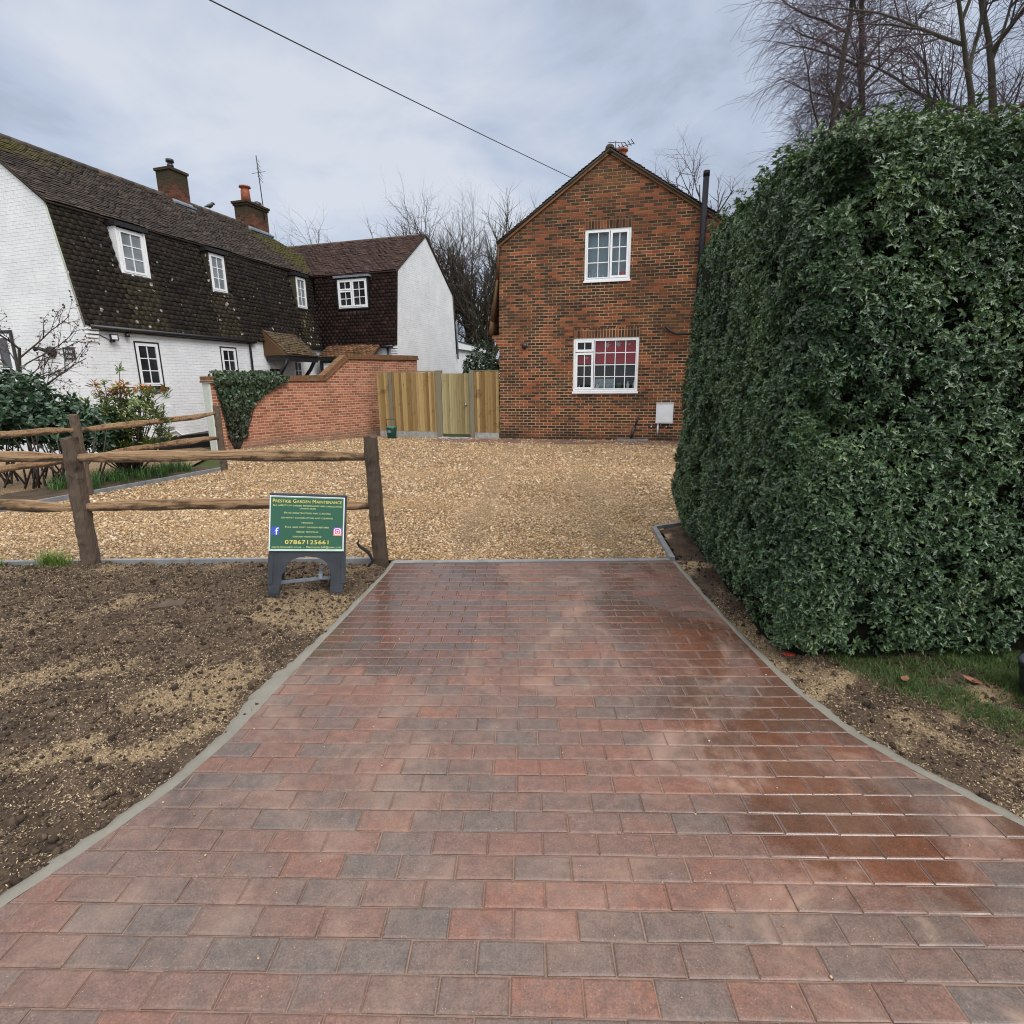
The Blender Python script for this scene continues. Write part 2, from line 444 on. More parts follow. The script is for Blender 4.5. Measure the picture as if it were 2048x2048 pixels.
M = {}
M['house_brick'] = m_house_brick(); M['soldier'] = m_house_brick(True); M['wall_brick'] = m_wall_brick(); M['white_brick'] = m_white_brick()
M['mansard'] = m_tiles('dark_hung_tiles', [(.0, (.012, .010, .010)), (.5, (.026, .020, .018)), (1.0, (.050, .038, .032))], moss=(.034, .031, .018), lichen=.70, patch=(.066, .055, .030))
M['roof_tiles'] = m_tiles('brown_clay_tiles', [(.0, (.022, .018, .016)), (.45, (.048, .038, .032)), (.8, (.078, .059, .047)), (1.0, (.13, .095, .072))], moss=(.085, .078, .018), mossmask=1)
M['annexe_mansard'] = m_tiles('maroon_hung_tiles', [(.0, (.012, .007, .007)), (.5, (.026, .013, .012)), (.85, (.045, .022, .018)), (1.0, (.10, .060, .045))])
M['annexe_roof'] = m_tiles('plum_brown_tiles', [(.0, (.034, .019, .017)), (.5, (.062, .036, .030)), (1.0, (.098, .058, .046))], moss=(.085, .080, .018), mossmask=1)
M['warm_tiles'] = m_tiles('warm_clay_tiles', [(.0, (.050, .026, .016)), (.5, (.13, .062, .030)), (1.0, (.23, .11, .05))], moss=(.07, .06, .02))
M['porch_tiles'] = m_tiles('porch_clay_tiles', [(.0, (.045, .030, .020)), (.5, (.10, .066, .042)), (1.0, (.17, .115, .075))], moss=(.10, .085, .03))
M['white_paint'] = plain('white_paint', (.78, .79, .80), .35, .5, .04, 6)
M['upvc'] = plain('white_plastic', (.80, .82, .84), .28, .5, .03, 4)
M['black_paint'] = plain('black_paint', (.014, .014, .016), .42, .5, .3, 12)
M['grey_flue'] = plain('dark_blue_grey_metal', (.008, .011, .017), .6, .25, .2, 6)
M['lead'] = plain('lead_sheet', (.15, .17, .20), .5, .5, .25, 7)
M['interior'] = plain('dark_room', (.012, .012, .014), .9, .1, .3, 4)
M['glass'] = m_glass_clear()
M['pane_dark'] = m_pane('dark_window_pane', (.030, .034, .040), .6)
M['pane_net'] = m_pane('curtained_window_pane', (.23, .26, .28), .35)
M['pot'] = plain('terracotta_pot', (.27, .085, .045), .75, .3, .3, 12)
M['chim_brick'] = M['wall_brick']
M['concrete'] = plain('concrete', (.30, .30, .285), .85, .3, .22, 7, bumpd=.004)
M['kerb'] = plain('grey_edging', (.185, .19, .195), .75, .35, .2, 6, bumpd=.003)
M['white_box'] = plain('white_meter_plastic', (.66, .68, .70), .4, .5, .05, 5)
M['steel'] = plain('grey_steel', (.35, .36, .38), .35, .5, .15, 10, metal=.8)
M['wire'] = plain('dark_cable', (.05, .05, .055), .6, .3, .2, 4)

# ================================================================== SETTING: ground surfaces
def sheet(name, poly, z, mat, uvf=None):
    mb = MB(); mb.add([(x, y, z) for x, y in poly], [tuple(range(len(poly)))])
    return struct(mb.build(name, mat, None, uvf))

def m_grass_ground():
    t = NT('rough_turf')
    c = t.mix(t.noise(1.5, 5, .6), (.035, .050, .016), (.075, .085, .032))
    c = t.mix(t.step(t.noise(.4, 4, .6), .5, .7), c, (.075, .058, .036))
    return t.fin(c, .95, .1, t.bump(t.noise(30, 5, .7), .8, .03))
sheet('ground', [(-400, -400), (400, -400), (400, 400), (-400, 400)], -.09, m_grass_ground())

def m_gravel_bed():
    t = NT('gravel_bed')
    vo = t.voro(62)
    s_ = t.n('ShaderNodeSeparateColor'); t.l(vo[1], s_.inputs[0])
    c = t.ramp(s_.outputs[0], [(.0, (.15, .088, .038)), (.3, (.28, .172, .078)), (.6, (.41, .272, .135)), (.85, (.54, .395, .225)), (1.0, (.64, .53, .37))])
    c = t.mix(t.step(vo[0], .30, .62), c, (.085, .055, .032))
    c = t.mix(t.math('MULTIPLY', t.step(t.noise(.5, 4, .6), .45, .7), .3), c, (.38, .25, .12))
    return t.fin(c, .8, .3, t.bump(t.math('SUBTRACT', 1.0, vo[0]), 1.0, .012))
M['gravel_bed'] = m_gravel_bed()
SF = Fr((-6.673, 8.399, 0), 72.0)          # line of the side fence / its edging
def S2(u, n): w = SF.p(u, n, 0); return (w[0], w[1])
gravel_poly = [(-7.75, 5.03), (1.555, 5.03), (1.665, 6.0), (2.0, 6.2), (9, 6.4), (9, 14.2), (4.6, 15.75), (-.37, 16.96), (-4.5, 18.3), (-7.7, 14.25), S2(2.75, -.02)]
sheet('gravel_sheet', gravel_poly, -.012, M['gravel_bed'])
sheet('cottage_path', [S2(-4.5, 1.2), S2(2.9, 1.2), (-7.72, 14.3), (-8.8, 15.4), (-16, 9.5), (-16, 4)], -.03, M['gravel_bed'])

def inpoly(P, poly):
    x, y = P[:, 0], P[:, 1]; r_ = np.zeros(len(P), bool); n = len(poly)
    for i in range(n):
        (x0, y0), (x1, y1) = poly[i], poly[(i + 1) % n]
        c_ = ((y0 > y) != (y1 > y)) & (x < (x1 - x0) * (y - y0) / (y1 - y0 + 1e-12) + x0)
        r_ ^= c_
    return r_

# stones lying on the bed: squashed, lumpy 20-face pebbles
def ico():
    g = (1 + 5 ** .5) / 2
    V = np.array([(-1, g, 0), (1, g, 0), (-1, -g, 0), (1, -g, 0), (0, -1, g), (0, 1, g), (0, -1, -g), (0, 1, -g), (g, 0, -1), (g, 0, 1), (-g, 0, -1), (-g, 0, 1)], float)
    F = np.array([(0, 11, 5), (0, 5, 1), (0, 1, 7), (0, 7, 10), (0, 10, 11), (1, 5, 9), (5, 11, 4), (11, 10, 2), (10, 7, 6), (7, 1, 8), (3, 9, 4), (3, 4, 2), (3, 2, 6), (3, 6, 8), (3, 8, 9), (4, 9, 5), (2, 4, 11), (6, 2, 10), (8, 6, 7), (9, 8, 1)])
    return V / np.linalg.norm(V[0]), F
IV, IF = ico()
OV = np.array([(1, 0, 0), (-1, 0, 0), (0, 1, 0), (0, -1, 0), (0, 0, 1), (0, 0, -1)], float)
OF = np.array([(0, 2, 4), (2, 1, 4), (1, 3, 4), (3, 0, 4), (2, 0, 5), (1, 2, 5), (3, 1, 5), (0, 3, 5)])
def rotm(n, tilt=1.0):
    """random rotations, mostly about z"""
    a = rng.uniform(0, 2 * np.pi, n); b = rng.normal(0, .45 * tilt, n); c_ = rng.normal(0, .45 * tilt, n)
    ca, sa, cb, sb, cc, sc2 = np.cos(a), np.sin(a), np.cos(b), np.sin(b), np.cos(c_), np.sin(c_)
    z = np.zeros(n); o = np.ones(n)
    Rz = np.stack([ca, -sa, z, sa, ca, z, z, z, o], 1).reshape(-1, 3, 3)
    Rx = np.stack([o, z, z, z, cb, -sb, z, sb, cb], 1).reshape(-1, 3, 3)
    Ry = np.stack([cc, z, sc2, z, o, z, -sc2, z, cc], 1).reshape(-1, 3, 3)
    return Rz @ Rx @ Ry
def pebbles(P, size, V0, F0, flat=.6, lump=.22, tilt=1.0, elong=1.35):
    n = len(P); k = len(V0)
    S = np.stack([size * rng.uniform(1, elong, n), size * rng.uniform(.75, 1, n), size * flat * rng.uniform(.7, 1.2, n)], 1)
    V = V0[None] * (1 + rng.uniform(-lump, lump, (n, k, 1))) * S[:, None, :]
    V = np.einsum('nij,nkj->nki', rotm(n, tilt), V) + P[:, None, :]
    F = (F0[None] + (np.arange(n) * k)[:, None, None]).reshape(-1, F0.shape[1])
    return V.reshape(-1, 3), F, np.repeat(rng.random((n, 3)), k, axis=0)

def m_stone():
    t = NT('flint_gravel')
    c = t.ramp(t.attr(0), [(.0, (.10, .054, .020)), (.22, (.27, .155, .060)), (.5, (.41, .268, .125)), (.75, (.52, .37, .205)), (.93, (.62, .49, .31)), (1.0, (.72, .66, .54))])
    c = t.mix(t.math('MULTIPLY', t.step(t.attr(1), .86, .95), .8), c, (.15, .13, .12))
    c = t.mix(t.math('MULTIPLY', t.step(t.noise(.7, 5, .65, t.vscale(t.pos(), (.5, 1.3, 1))), .45, .66), .5), c, (.33, .20, .085))
    c = t.mix(t.math('MULTIPLY', t.noise(90, 3, .6), .35), c, (.20, .13, .075))
    return t.fin(c, t.math('ADD', .32, t.math('MULTIPLY', t.attr(2), .4)), .45)
M['stone'] = m_stone()
def scatter_gravel():
    Ps, Ss = [], []
    for y0, y1, dens, sz in ((4.97, 6.2, 3500, .0082), (6.2, 8.0, 2400, .0090), (8, 11, 1050, .0115), (11, 17.5, 480, .014)):
        x0, x1 = -7.8, 4.5
        n = int((x1 - x0) * (y1 - y0) * dens)
        p = np.stack([rng.uniform(x0, x1, n), rng.uniform(y0, y1, n), np.zeros(n)], 1)
        Ps.append(p); Ss.append(rng.lognormal(0, .36, n) * sz)
    P = np.concatenate(Ps); S = np.concatenate(Ss)
    k = inpoly(P, gravel_poly) | ((P[:, 1] < 5.05) & (P[:, 0] > -1.1) & (P[:, 0] < 1.5) & (rng.random(len(P)) < .35))
    k &= np.abs(P[:, 0]) < P[:, 1] * 1.02
    P, S = P[k], S[k]
    P[:, 2] = -.012 + S * .35 + .010 * nz(P, 1.2, 3) - .012 * np.exp(-((P[:, 0] + .75 - .05 * P[:, 1]) / .22) ** 2) - .012 * np.exp(-((P[:, 0] - .75 - .05 * P[:, 1]) / .22) ** 2)
    return pebbles(P, S, IV, IF, .62)
V_, F_, C_ = scatter_gravel()
tag(npmesh('gravel', V_, F_, M['stone'], None, C_, smooth=True), kind='stuff')

# ------------------------------------------------------------------ block paved driveway
def lerp_tab(tab):
    tab = sorted(tab); ys = [a for a, _ in tab]; xs = [b for _, b in tab]
    return lambda y: float(np.interp(y, ys, xs))
XL = lerp_tab([(5.0, -1.12), (4.68, -1.128), (3.77, -1.215), (3.08, -1.286), (2.29, -1.365), (1.97, -1.44), (1.69, -1.557), (1.43, -1.684), (1.0, -1.95), (.5, -2.35), (0, -2.8), (-1, -3.6), (-3, -5.4)])
XR = lerp_tab([(5.0, 1.52), (4.68, 1.512), (4.0, 1.50), (3.43, 1.50), (2.75, 1.525), (2.29, 1.61), (2.09, 1.70), (1.93, 1.805), (1.76, 1.91), (1.4, 2.14), (1.0, 2.42), (0, 3.2), (-1, 4.0), (-3, 5.6)])
YAW = R(1.402)
PD = np.array([math.cos(YAW), -math.sin(YAW)]); PA = np.array([math.sin(YAW), math.cos(YAW)])
def clip_half(poly, a, nrm):
    o_ = []
    for i in range(len(poly)):
        p, q = poly[i], poly[(i + 1) % len(poly)]
        dp, dq = (p - a) @ nrm, (q - a) @ nrm
        if dp >= 0: o_.append(p)
        if (dp >= 0) != (dq >= 0): o_.append(p + (q - p) * (dp / (dp - dq)))
    return o_
def inset(poly, d):
    n = len(poly); res = []
    for i in range(n):
        p0, p1, p2 = poly[i - 1], poly[i], poly[(i + 1) % n]
        e1 = (p1 - p0); e2 = (p2 - p1); e1 = e1 / (np.linalg.norm(e1) + 1e-9); e2 = e2 / (np.linalg.norm(e2) + 1e-9)
        n1 = np.array([-e1[1], e1[0]]); n2 = np.array([-e2[1], e2[0]])
        b = n1 + n2; l_ = b @ b
        if l_ < .2: b = n1; l_ = 1.0; res.append(p1 + b * d)
        else: res.append(p1 + b * (2 * d / l_))
    return res
def driveway():
    mb = MB(); rs = random.Random(11)
    w, h, g = .2025, .1025, .0024
    for k in range(0, 78):
        al = 4.895 - .1025 * (k + .5)
        off = (.5 if k % 2 else 0) * w + .06 + rs.uniform(-.004, .004)
        prev = None
        for i in range(-32, 32):
            cx = i * w + off
            ctr = PD * cx + PA * al
            xl, xr = XL(ctr[1]), XR(ctr[1])
            if ctr[0] < xl - .12 or ctr[0] > xr + .12: continue
            a_ = rs.gauss(0, .006)
            du = (PD * math.cos(a_) + PA * math.sin(a_)); dv = (PA * math.cos(a_) - PD * math.sin(a_))
            gg = g + rs.uniform(-.001, .0012)
            poly = [ctr - du * (w / 2 - gg) - dv * (h / 2 - gg), ctr + du * (w / 2 - gg) - dv * (h / 2 - gg), ctr + du * (w / 2 - gg) + dv * (h / 2 - gg), ctr - du * (w / 2 - gg) + dv * (h / 2 - gg)]
            y = ctr[1]
            for f_, sgn in ((XL, 1), (XR, -1)):
                a0 = np.array([f_(y - .08), y - .08]); a1 = np.array([f_(y + .08), y + .08]); t_ = a1 - a0; t_ /= np.linalg.norm(t_)
                nrm = np.array([t_[1], -t_[0]]) * sgn
                if len(poly) > 2: poly = clip_half(poly, a0, nrm)
            if len(poly) < 3: continue
            ar = abs(sum(poly[j - 1][0] * poly[j][1] - poly[j][0] * poly[j - 1][1] for j in range(len(poly)))) / 2
            if ar < .0012: continue
            q = [p for j, p in enumerate(poly) if np.linalg.norm(p - poly[j - 1]) > .002]
            if len(q) < 3: continue
            zt = rs.uniform(-.0016, .0016); tl = (rs.gauss(0, .006), rs.gauss(0, .008))
            hz = lambda p: zt + tl[0] * (p[0] - ctr[0]) + tl[1] * (p[1] - ctr[1])
            r1 = inset(q, .0035); r2 = inset(q, .008) if ar > .006 else r1
            n = len(q)
            V = [(p[0], p[1], -.03) for p in q] + [(p[0], p[1], hz(p) - .0035) for p in q] + [(p[0], p[1], hz(p) - .0010) for p in r1] + [(p[0], p[1], hz(p)) for p in r2]
            F = []
            for r_ in range(3):
                for j in range(n):
                    a, b = r_ * n + j, r_ * n + (j + 1) % n; F.append((a, b, b + n, a + n))
            F.append(tuple(range(3 * n, 4 * n)))
            if prev is not None and rs.random() < .45: c1 = min(1, max(0, prev + rs.gauss(0, .06)))
            else: c1 = rs.random()
            prev = c1
            mb.add(V, F, (c1, rs.random(), rs.random()))
    return mb
def wetmask(t):
    """0 dry .. 1 standing film of water, laid out on the ground itself"""
    q = t.xyz(t.pos())
    n1 = t.noise(1.1, 5, .6, t.vscale(t.pos(), (1.6, .8, 1)), .5)
    right = t.math('MULTIPLY', t.step(q[0], .45, 1.15), t.step(q[1], 1.05, 1.7))
    left = t.math('MULTIPLY', t.step(q[0], .25, -.55), t.step(q[1], 2.6, 3.3))
    return t.math('ADD', n1, t.math('ADD', t.math('MULTIPLY', right, .17), t.math('MULTIPLY', left, .27)))
def m_paver():
    t = NT('block_paver')
    c = t.ramp(t.math('ADD', t.attr(0), t.math('MULTIPLY', t.math('SUBTRACT', t.noise(6.5, 4, .6), .5), .75)), [(.0, (.100, .075, .065)), (.25, (.113, .075, .062)), (.5, (.124, .073, .058)), (.75, (.134, .072, .055)), (.92, (.146, .072, .052)), (1.0, (.156, .072, .050))])
    n1 = t.noise(7, 5, .62); c = t.mix(t.math('MULTIPLY', t.step(n1, .45, .72), .45), c, (.100, .082, .074))
    f = t.noise(150, 3, .7); c = t.mix(.55, c, t.mix(t.step(f, .3, .7), (.28, .28, .28), (.74, .74, .73)), 'OVERLAY')
    c = t.mix(.5, c, t.mix(t.step(t.noise(23, 5, .7), .3, .7), (.30, .30, .31), (.70, .69, .67)), 'OVERLAY')
    vo = t.voro(120); s_ = t.n('ShaderNodeSeparateColor'); t.l(vo[1], s_.inputs[0])
    sp = t.math('MULTIPLY', t.step(vo[0], .24, .10), t.step(s_.outputs[0], .70, .76))
    c = t.mix(t.math('MULTIPLY', sp, t.math('MULTIPLY', s_.outputs[1], .7)), c, (.40, .32, .24))
    wet = t.step(t.math('ADD', wetmask(t), t.math('MULTIPLY', t.math('SUBTRACT', t.noise(9, 5, .65), .5), .22)), .56, .72)
    # washed joint sand drying in pale swirls over the blocks
    sw = t.noise(1.5, 6, .62, None, 1.6)
    q = t.xyz(t.pos())
    film = t.math('MULTIPLY', t.step(sw, .47, .70), t.math('ADD', .30, t.math('MULTIPLY', t.step(q[0], -.2, 1.2), .45)))
    film = t.math('MULTIPLY', film, t.math('SUBTRACT', 1.0, t.math('MULTIPLY', wet, .8)))
    c = t.mix(wet, c, t.mix(.75, c, (.60, .48, .41), 'MULTIPLY'))
    c = t.mix(t.math('MULTIPLY', wet, t.math('MULTIPLY', t.step(q[0], .5, 1.3), .18)), c, (.17, .066, .030))
    c = t.mix(film, c, (.30, .195, .145))
    rough = t.math('SUBTRACT', t.math('ADD', .33, t.math('MULTIPLY', t.noise(9, 4, .6), .26)), t.math('MULTIPLY', wet, .34))
    return t.fin(c, rough, .5, t.bump(t.math('ADD', f, t.math('MULTIPLY', t.noise(28, 4, .6), 1.2)), .35, .0022), Coat_Weight=t.math('MULTIPLY', wet, .3), Coat_Roughness=.12)
mb = driveway(); struct(mb.build('driveway', m_paver()))
def m_joint():
    t = NT('joint_sand'); c = t.mix(t.noise(60, 4, .6), (.12, .080, .062), (.27, .185, .145)); return t.fin(c, .95, .2, t.bump(t.noise(200, 3, .7), .6, .003))
ys = np.linspace(4.93, -3.0, 60)
mb = MB()
for a, b in zip(ys[:-1], ys[1:]):
    mb.quad((XL(b), b, -.0055), (XR(b), b, -.0055), (XR(a), a, -.0055), (XL(a), a, -.0055))
struct(mb.build('driveway_joint_sand', m_joint()))

def m_mortar():
    t = NT('mortar_haunch')
    c = t.mix(t.noise(6, 5, .6), (.115, .108, .090), (.215, .205, .172)); c = t.mix(t.math('MULTIPLY', t.step(t.noise(20, 4, .6), .55, .7), .5), c, (.15, .115, .08))
    return t.fin(c, .72, .35, t.bump(t.noise(40, 5, .65), .6, .006))
M['mortar'] = m_mortar()
def haunch(f, sgn, wid, seed):
    """uneven mortar strip trowelled against the outer blocks"""
    V = []; F = []
    yy = np.arange(4.97, -3, -.03)
    for i, y in enumerate(yy):
        w_ = wid(y) * (1 + .18 * mnoise.noise(Vector((y * 2.1, seed, 0))) + .18 * mnoise.noise(Vector((y * 7, seed, 3))) + .3 * mnoise.noise(Vector((y * 19, seed, 8))))
        for j, (tt, z) in enumerate(((.004, -.004), (.35, .003), (.75, -.004), (1.0, -.035))):
            V.append((f(y) + sgn * w_ * tt, y, z + .003 * mnoise.noise(Vector((y * 14, j * 3.1, seed)))))
        if i:
            for j in range(3):
                a = (i - 1) * 4 + j; q_ = (a, a + 1, a + 5, a + 4); F.append(q_ if sgn < 0 else q_[::-1])
    mb = MB(); mb.add(V, F, None, True); return mb
mb = haunch(XL, -1, lambda y: .055 + .035 * max(0, min(1, (4.4 - y) / 2)) + .06 * math.exp(-((y - 2.75) / .3) ** 2), 1.0)
struct(mb.build('driveway_edge_mortar', M['mortar']))
mb = haunch(XR, 1, lambda y: .055 + .025 * max(0, min(1, (3.5 - y) / 1.5)), 5.0)
struct(mb.build('driveway_edge_mortar', M['mortar']))
mb = MB(); mb.box(WF, -1.14, 1.545, 4.90, 4.975, -.05, .006); struct(mb.build('driveway_threshold_kerb', M['kerb']))

n = 900; P = np.stack([rng.uniform(-1.6, 1.7, n), rng.uniform(.9, 4.9, n), np.zeros(n)], 1); P = P[(P[:, 0] > np.array([XL(y) for y in P[:, 1]]) + .02) & (P[:, 0] < np.array([XR(y) for y in P[:, 1]]) - .02)]
S = np.minimum(rng.lognormal(0, .5, len(P)) * .0016, .005); P[:, 2] = S * .4 + .001
V_, F_, C_ = pebbles(P, S, IV, IF, .7, .3); tag(npmesh('paving_grit', V_, F_, M['stone'], None, C_), kind='stuff')
# ------------------------------------------------------------------ kerb edgings
def edging(pts, w, z0, z1, gap=.004, unit=.9):
    mb = MB()
    for (a, b) in zip(pts[:-1], pts[1:]):
        a = np.array(a); b = np.array(b); L = np.linalg.norm(b - a); fr = Fr((a[0], a[1], 0), math.degrees(math.atan2(b[1] - a[1], b[0] - a[0])))
        n = max(1, int(round(L / unit)))
        for i in range(n):
            j = random.uniform(-.004, .004)
            mb.box(fr, L * i / n + gap, L * (i + 1) / n - gap, 0, w, z0, z1 + j)
    return mb
struct(edging([(-9.5, 5.0), (-1.30, 5.0)], .045, -.08, .022).build('kerb_edging', M['kerb']))
struct(edging([S2(-4.4, .03), S2(2.78, .03)], .055, -.08, .05).build('kerb_edging', M['kerb']))
struct(edging([(1.545, 4.905), (1.665, 6.05), (1.98, 6.19), (2.6, 6.2)], .05, -.08, .035).build('kerb_edging', M['kerb']))

# ------------------------------------------------------------------ bare soil verges with scattered straw-coloured seed
def m_soil():
    t = NT('turned_soil')
    n1 = t.noise(3, 6, .65); n2 = t.noise(40, 5, .7)
    c = t.mix(t.step(n1, .3, .7), (.036, .024, .016), (.090, .062, .041))
    c = t.mix(t.math('MULTIPLY', t.step(n2, .48, .7), .6), c, (.125, .088, .060))
    q = t.attr(0)
    pale = t.step(t.math('ADD', q, t.math('MULTIPLY', t.math('SUBTRACT', t.noise(55, 4, .7), .5), .9)), .42, .72)
    c = t.mix(t.math('MULTIPLY', pale, .75), c, (.36, .265, .155))
    return t.fin(c, .92, .25, t.bump(n2, .9, .02))
M['soil'] = m_soil()
def seedness(P):
    Pr = np.stack([P[:, 0] * .8 + P[:, 1] * .6, (P[:, 1] * .8 - P[:, 0] * .6) * 2.4, P[:, 2]], 1)
    a = nz(Pr, 1.15, 4.2, 4) * .5 + .5
    b = nz(P, 4.5, 1.7, 2) * .5 + .5
    return np.clip(np.clip((a - .50) * 2.6, 0, 1) * .85 + np.clip(b - .45, 0, 1) * .8, 0, 1)
def verge(name, x0, x1, y0, y1, inside, zf, step=.03, extra=None):
    xs = np.arange(x0, x1 + step, step); ys_ = np.arange(y0, y1 + step, step)
    X, Y = np.meshgrid(xs, ys_); P = np.stack([X.ravel(), Y.ravel(), np.zeros(X.size)], 1)
    P[:, 2] = zf(P) + .026 * nz(P, 2.3, 1, 3) + .022 * nz(P, 8, 2, 3)
    nx, ny = len(xs), len(ys_)
    ii = (np.arange(ny - 1)[:, None] * nx + np.arange(nx - 1)[None]).ravel()
    F = np.stack([ii, ii + 1, ii + nx + 1, ii + nx], 1)
    cen = P[F].mean(1); F = F[inside(cen)]
    used = np.unique(F); mp = -np.ones(len(P), int); mp[used] = np.arange(len(used))
    P2 = P[used]; sd_ = seedness(P2) + (extra(P2) if extra is not None else 0)
    return struct(npmesh(name, P2, mp[F], M['soil'], None, np.stack([sd_, sd_, sd_], 1), smooth=True))
vXL = np.vectorize(XL); vXR = np.vectorize(XR)
in_left = lambda P: (P[:, 0] < vXL(P[:, 1]) - .03) & (P[:, 1] < 4.995)
zl = lambda P: -.022 + .035 * np.clip((vXL(P[:, 1]) - P[:, 0]) * 1.2, 0, 1) * np.clip((4.95 - P[:, 1]) * 2, .3, 1)
verge('soil_verge', -8.0, -1.0, -.6, 4.98, in_left, zl)
in_right = lambda P: (P[:, 0] > vXR(P[:, 1]) + .03) & ((P[:, 1] < 5.02) | (P[:, 0] > 1.60 + (P[:, 1] - 5) * .105)) & (P[:, 1] < 6.2)
zr = lambda P: -.022 + .03 * np.clip((P[:, 0] - vXR(P[:, 1])) * 1.2, 0, 1)
verge('soil_verge', 1.45, 5.2, -.2, 6.2, in_right, zr, .03, lambda P: .38 * np.clip((2.2 + (2.9 - P[:, 1]) * .62 - P[:, 0]) * 3, 0, 1) * (P[:, 1] < 3.6))

def m_flake():
    t = NT('dry_seed_husk'); c = t.ramp(t.attr(0), [(0, (.07, .048, .031)), (.5, (.20, .145, .088)), (.85, (.36, .27, .165)), (1, (.52, .40, .25))]); return t.fin(c, .8, .3)
def m_clod():
    t = NT('soil_clod'); c = t.ramp(t.attr(0), [(0, (.020, .014, .010)), (.6, (.052, .036, .025)), (1, (.11, .078, .054))]); return t.fin(c, .92, .25, t.bump(t.noise(120, 3, .7), .8, .004))
M['flake'] = m_flake(); M['clod'] = m_clod()
def verge_pts(n, right):
    if right:
        P = np.stack([rng.uniform(1.45, 3.6, n), rng.uniform(1.2, 5.6, n), np.zeros(n)], 1); k = in_right(P) & (P[:, 1] < 3.3 + (P[:, 0] < 1.95) * 2.0)
    else:
        P = np.stack([rng.uniform(-5.2, -1.0, n), 1.0 + 4.0 * rng.random(n) ** .85, np.zeros(n)], 1); k = in_left(P)
    P = P[k]; z0 = (zr if right else zl)(P)
    P[:, 2] = z0 + .026 * nz(P, 2.3, 1, 3) + .022 * nz(P, 8, 2, 3)
    return P
def litter():
    Vs, Fs, Cs, b = [], [], [], 0
    for right, n in ((0, 520000), (1, 240000)):
        P = verge_pts(n, right); s_ = seedness(P)
        gx = np.clip(.13 + 1.0 * s_, 0, 1)
        if right: gx = np.clip(gx * 1.5 + .1, 0, 1) * np.clip((2.25 + (2.9 - P[:, 1]) * .62 - P[:, 0]) * 3 + .3, .02, 1)
        P = P[rng.random(len(P)) < gx]; P[:, 2] += .004
        m = len(P); L = rng.uniform(.0022, .0054, m); Wd = L * rng.uniform(.25, .5, m)
        T0 = np.array([(-1, -1, 0), (1, -1, .15), (1, 1, 0), (-1, 1, .15)], float)
        V = T0[None] * np.stack([L, Wd, L], 1)[:, None, :]
        V = np.einsum('nij,nkj->nki', rotm(m, 1.1), V) + P[:, None]
        Vs.append(V.reshape(-1, 3)); Fs.append(np.arange(m * 4).reshape(-1, 4) + b); b += m * 4
        Cs.append(np.repeat(rng.random((m, 3)), 4, axis=0))
    return np.concatenate(Vs), np.concatenate(Fs), np.concatenate(Cs)
V_, F_, C_ = litter(); tag(npmesh('grass_seed', V_, F_, M['flake'], None, C_), kind='stuff')
Ps = []; Ss = []
for right, n in ((0, 42000), (1, 12000)):
    P = verge_pts(n, right); Ps.append(P); Ss.append(np.minimum(rng.lognormal(0, .6, len(P)) * .0040, .022))
P = np.concatenate(Ps); S = np.concatenate(Ss); P[:, 2] += S * .3
V_, F_, C_ = pebbles(P, S, IV, IF, .75, .5, 1.8)
tag(npmesh('soil_clods', V_, F_, M['clod'], None, C_), kind='stuff')

# ================================================================== builders for buildings
def tiles(O, U, S, L, SL, skip=None, gauge=.108, tw=.172, th=.015, colf=None, seed=0, ends=None):
    """overlapping plain tiles, each its own slightly crooked slab; colf(u,s)->(g,b) extra channels"""
    O = np.array(O, float); U = np.array(U, float); S = np.array(S, float); Nn = np.cross(U, S); Nn /= np.linalg.norm(Nn)
    rs = np.random.default_rng(seed); rows = int(math.ceil(SL / gauge)); cols = int(math.ceil(L / tw)) + 1
    k, i = np.meshgrid(np.arange(rows), np.arange(cols)); k = k.ravel(); i = i.ravel()
    u = i * tw - (k % 2) * tw / 2; s_ = k * gauge
    u0 = np.clip(u + .0012, 0, L); u1 = np.clip(u + tw - .0012, 0, L); ok = (u1 - u0) > .02
    k, u0, u1, s_ = k[ok], u0[ok], u1[ok], s_[ok]
    if ends is not None:
        lo, hi = ends(s_ + gauge * .5); u0 = np.maximum(u0, lo); u1 = np.minimum(u1, hi); ok = (u1 - u0) > .02; k, u0, u1, s_ = k[ok], u0[ok], u1[ok], s_[ok]
    if skip is not None:
        ok = ~skip((u0 + u1) / 2, s_ + gauge / 2); k, u0, u1, s_ = k[ok], u0[ok], u1[ok], s_[ok]
    n = len(u0); j = rs.normal(0, .0035, n); tl = rs.normal(0, .002, n); dl = rs.normal(0, .004, n)
    sag = .012 * np.sin(u0 * 1.7 + seed) + .008 * np.sin(u0 * 4.1 + s_ * 2)
    s1 = np.minimum(s_ + gauge * 1.35, SL + .03)
    hb = .010 + j + .012; ht = -.004 + j
    corners = []
    for (uu, tsg) in ((u0, -1), (u1, 1)):
        for (ss, h) in ((s_ + dl + tsg * tl, hb), (s1, ht)):
            for t_ in (0, th):
                corners.append(O + U * uu[:, None] + S * ss[:, None] + Nn * (h + t_ + sag)[:, None])
    V = np.stack(corners, 1)        # order: u0b0,u0b1,u0t0,u0t1,u1b0,u1b1,u1t0,u1t1
    F0 = np.array([(1, 5, 7, 3), (0, 4, 5, 1), (0, 1, 3, 2), (4, 6, 7, 5), (0, 2, 6, 4)])
    F = (F0[None] + (np.arange(n) * 8)[:, None, None]).reshape(-1, 4)
    c_ = rs.random((n, 3)); c_[:, 1] = 0; c_[:, 2] = 0
    if colf is not None:
        g, b = colf((u0 + u1) / 2, s_); c_[:, 1] = g; c_[:, 2] = b
    return V.reshape(-1, 3), F, np.repeat(c_, 8, axis=0)
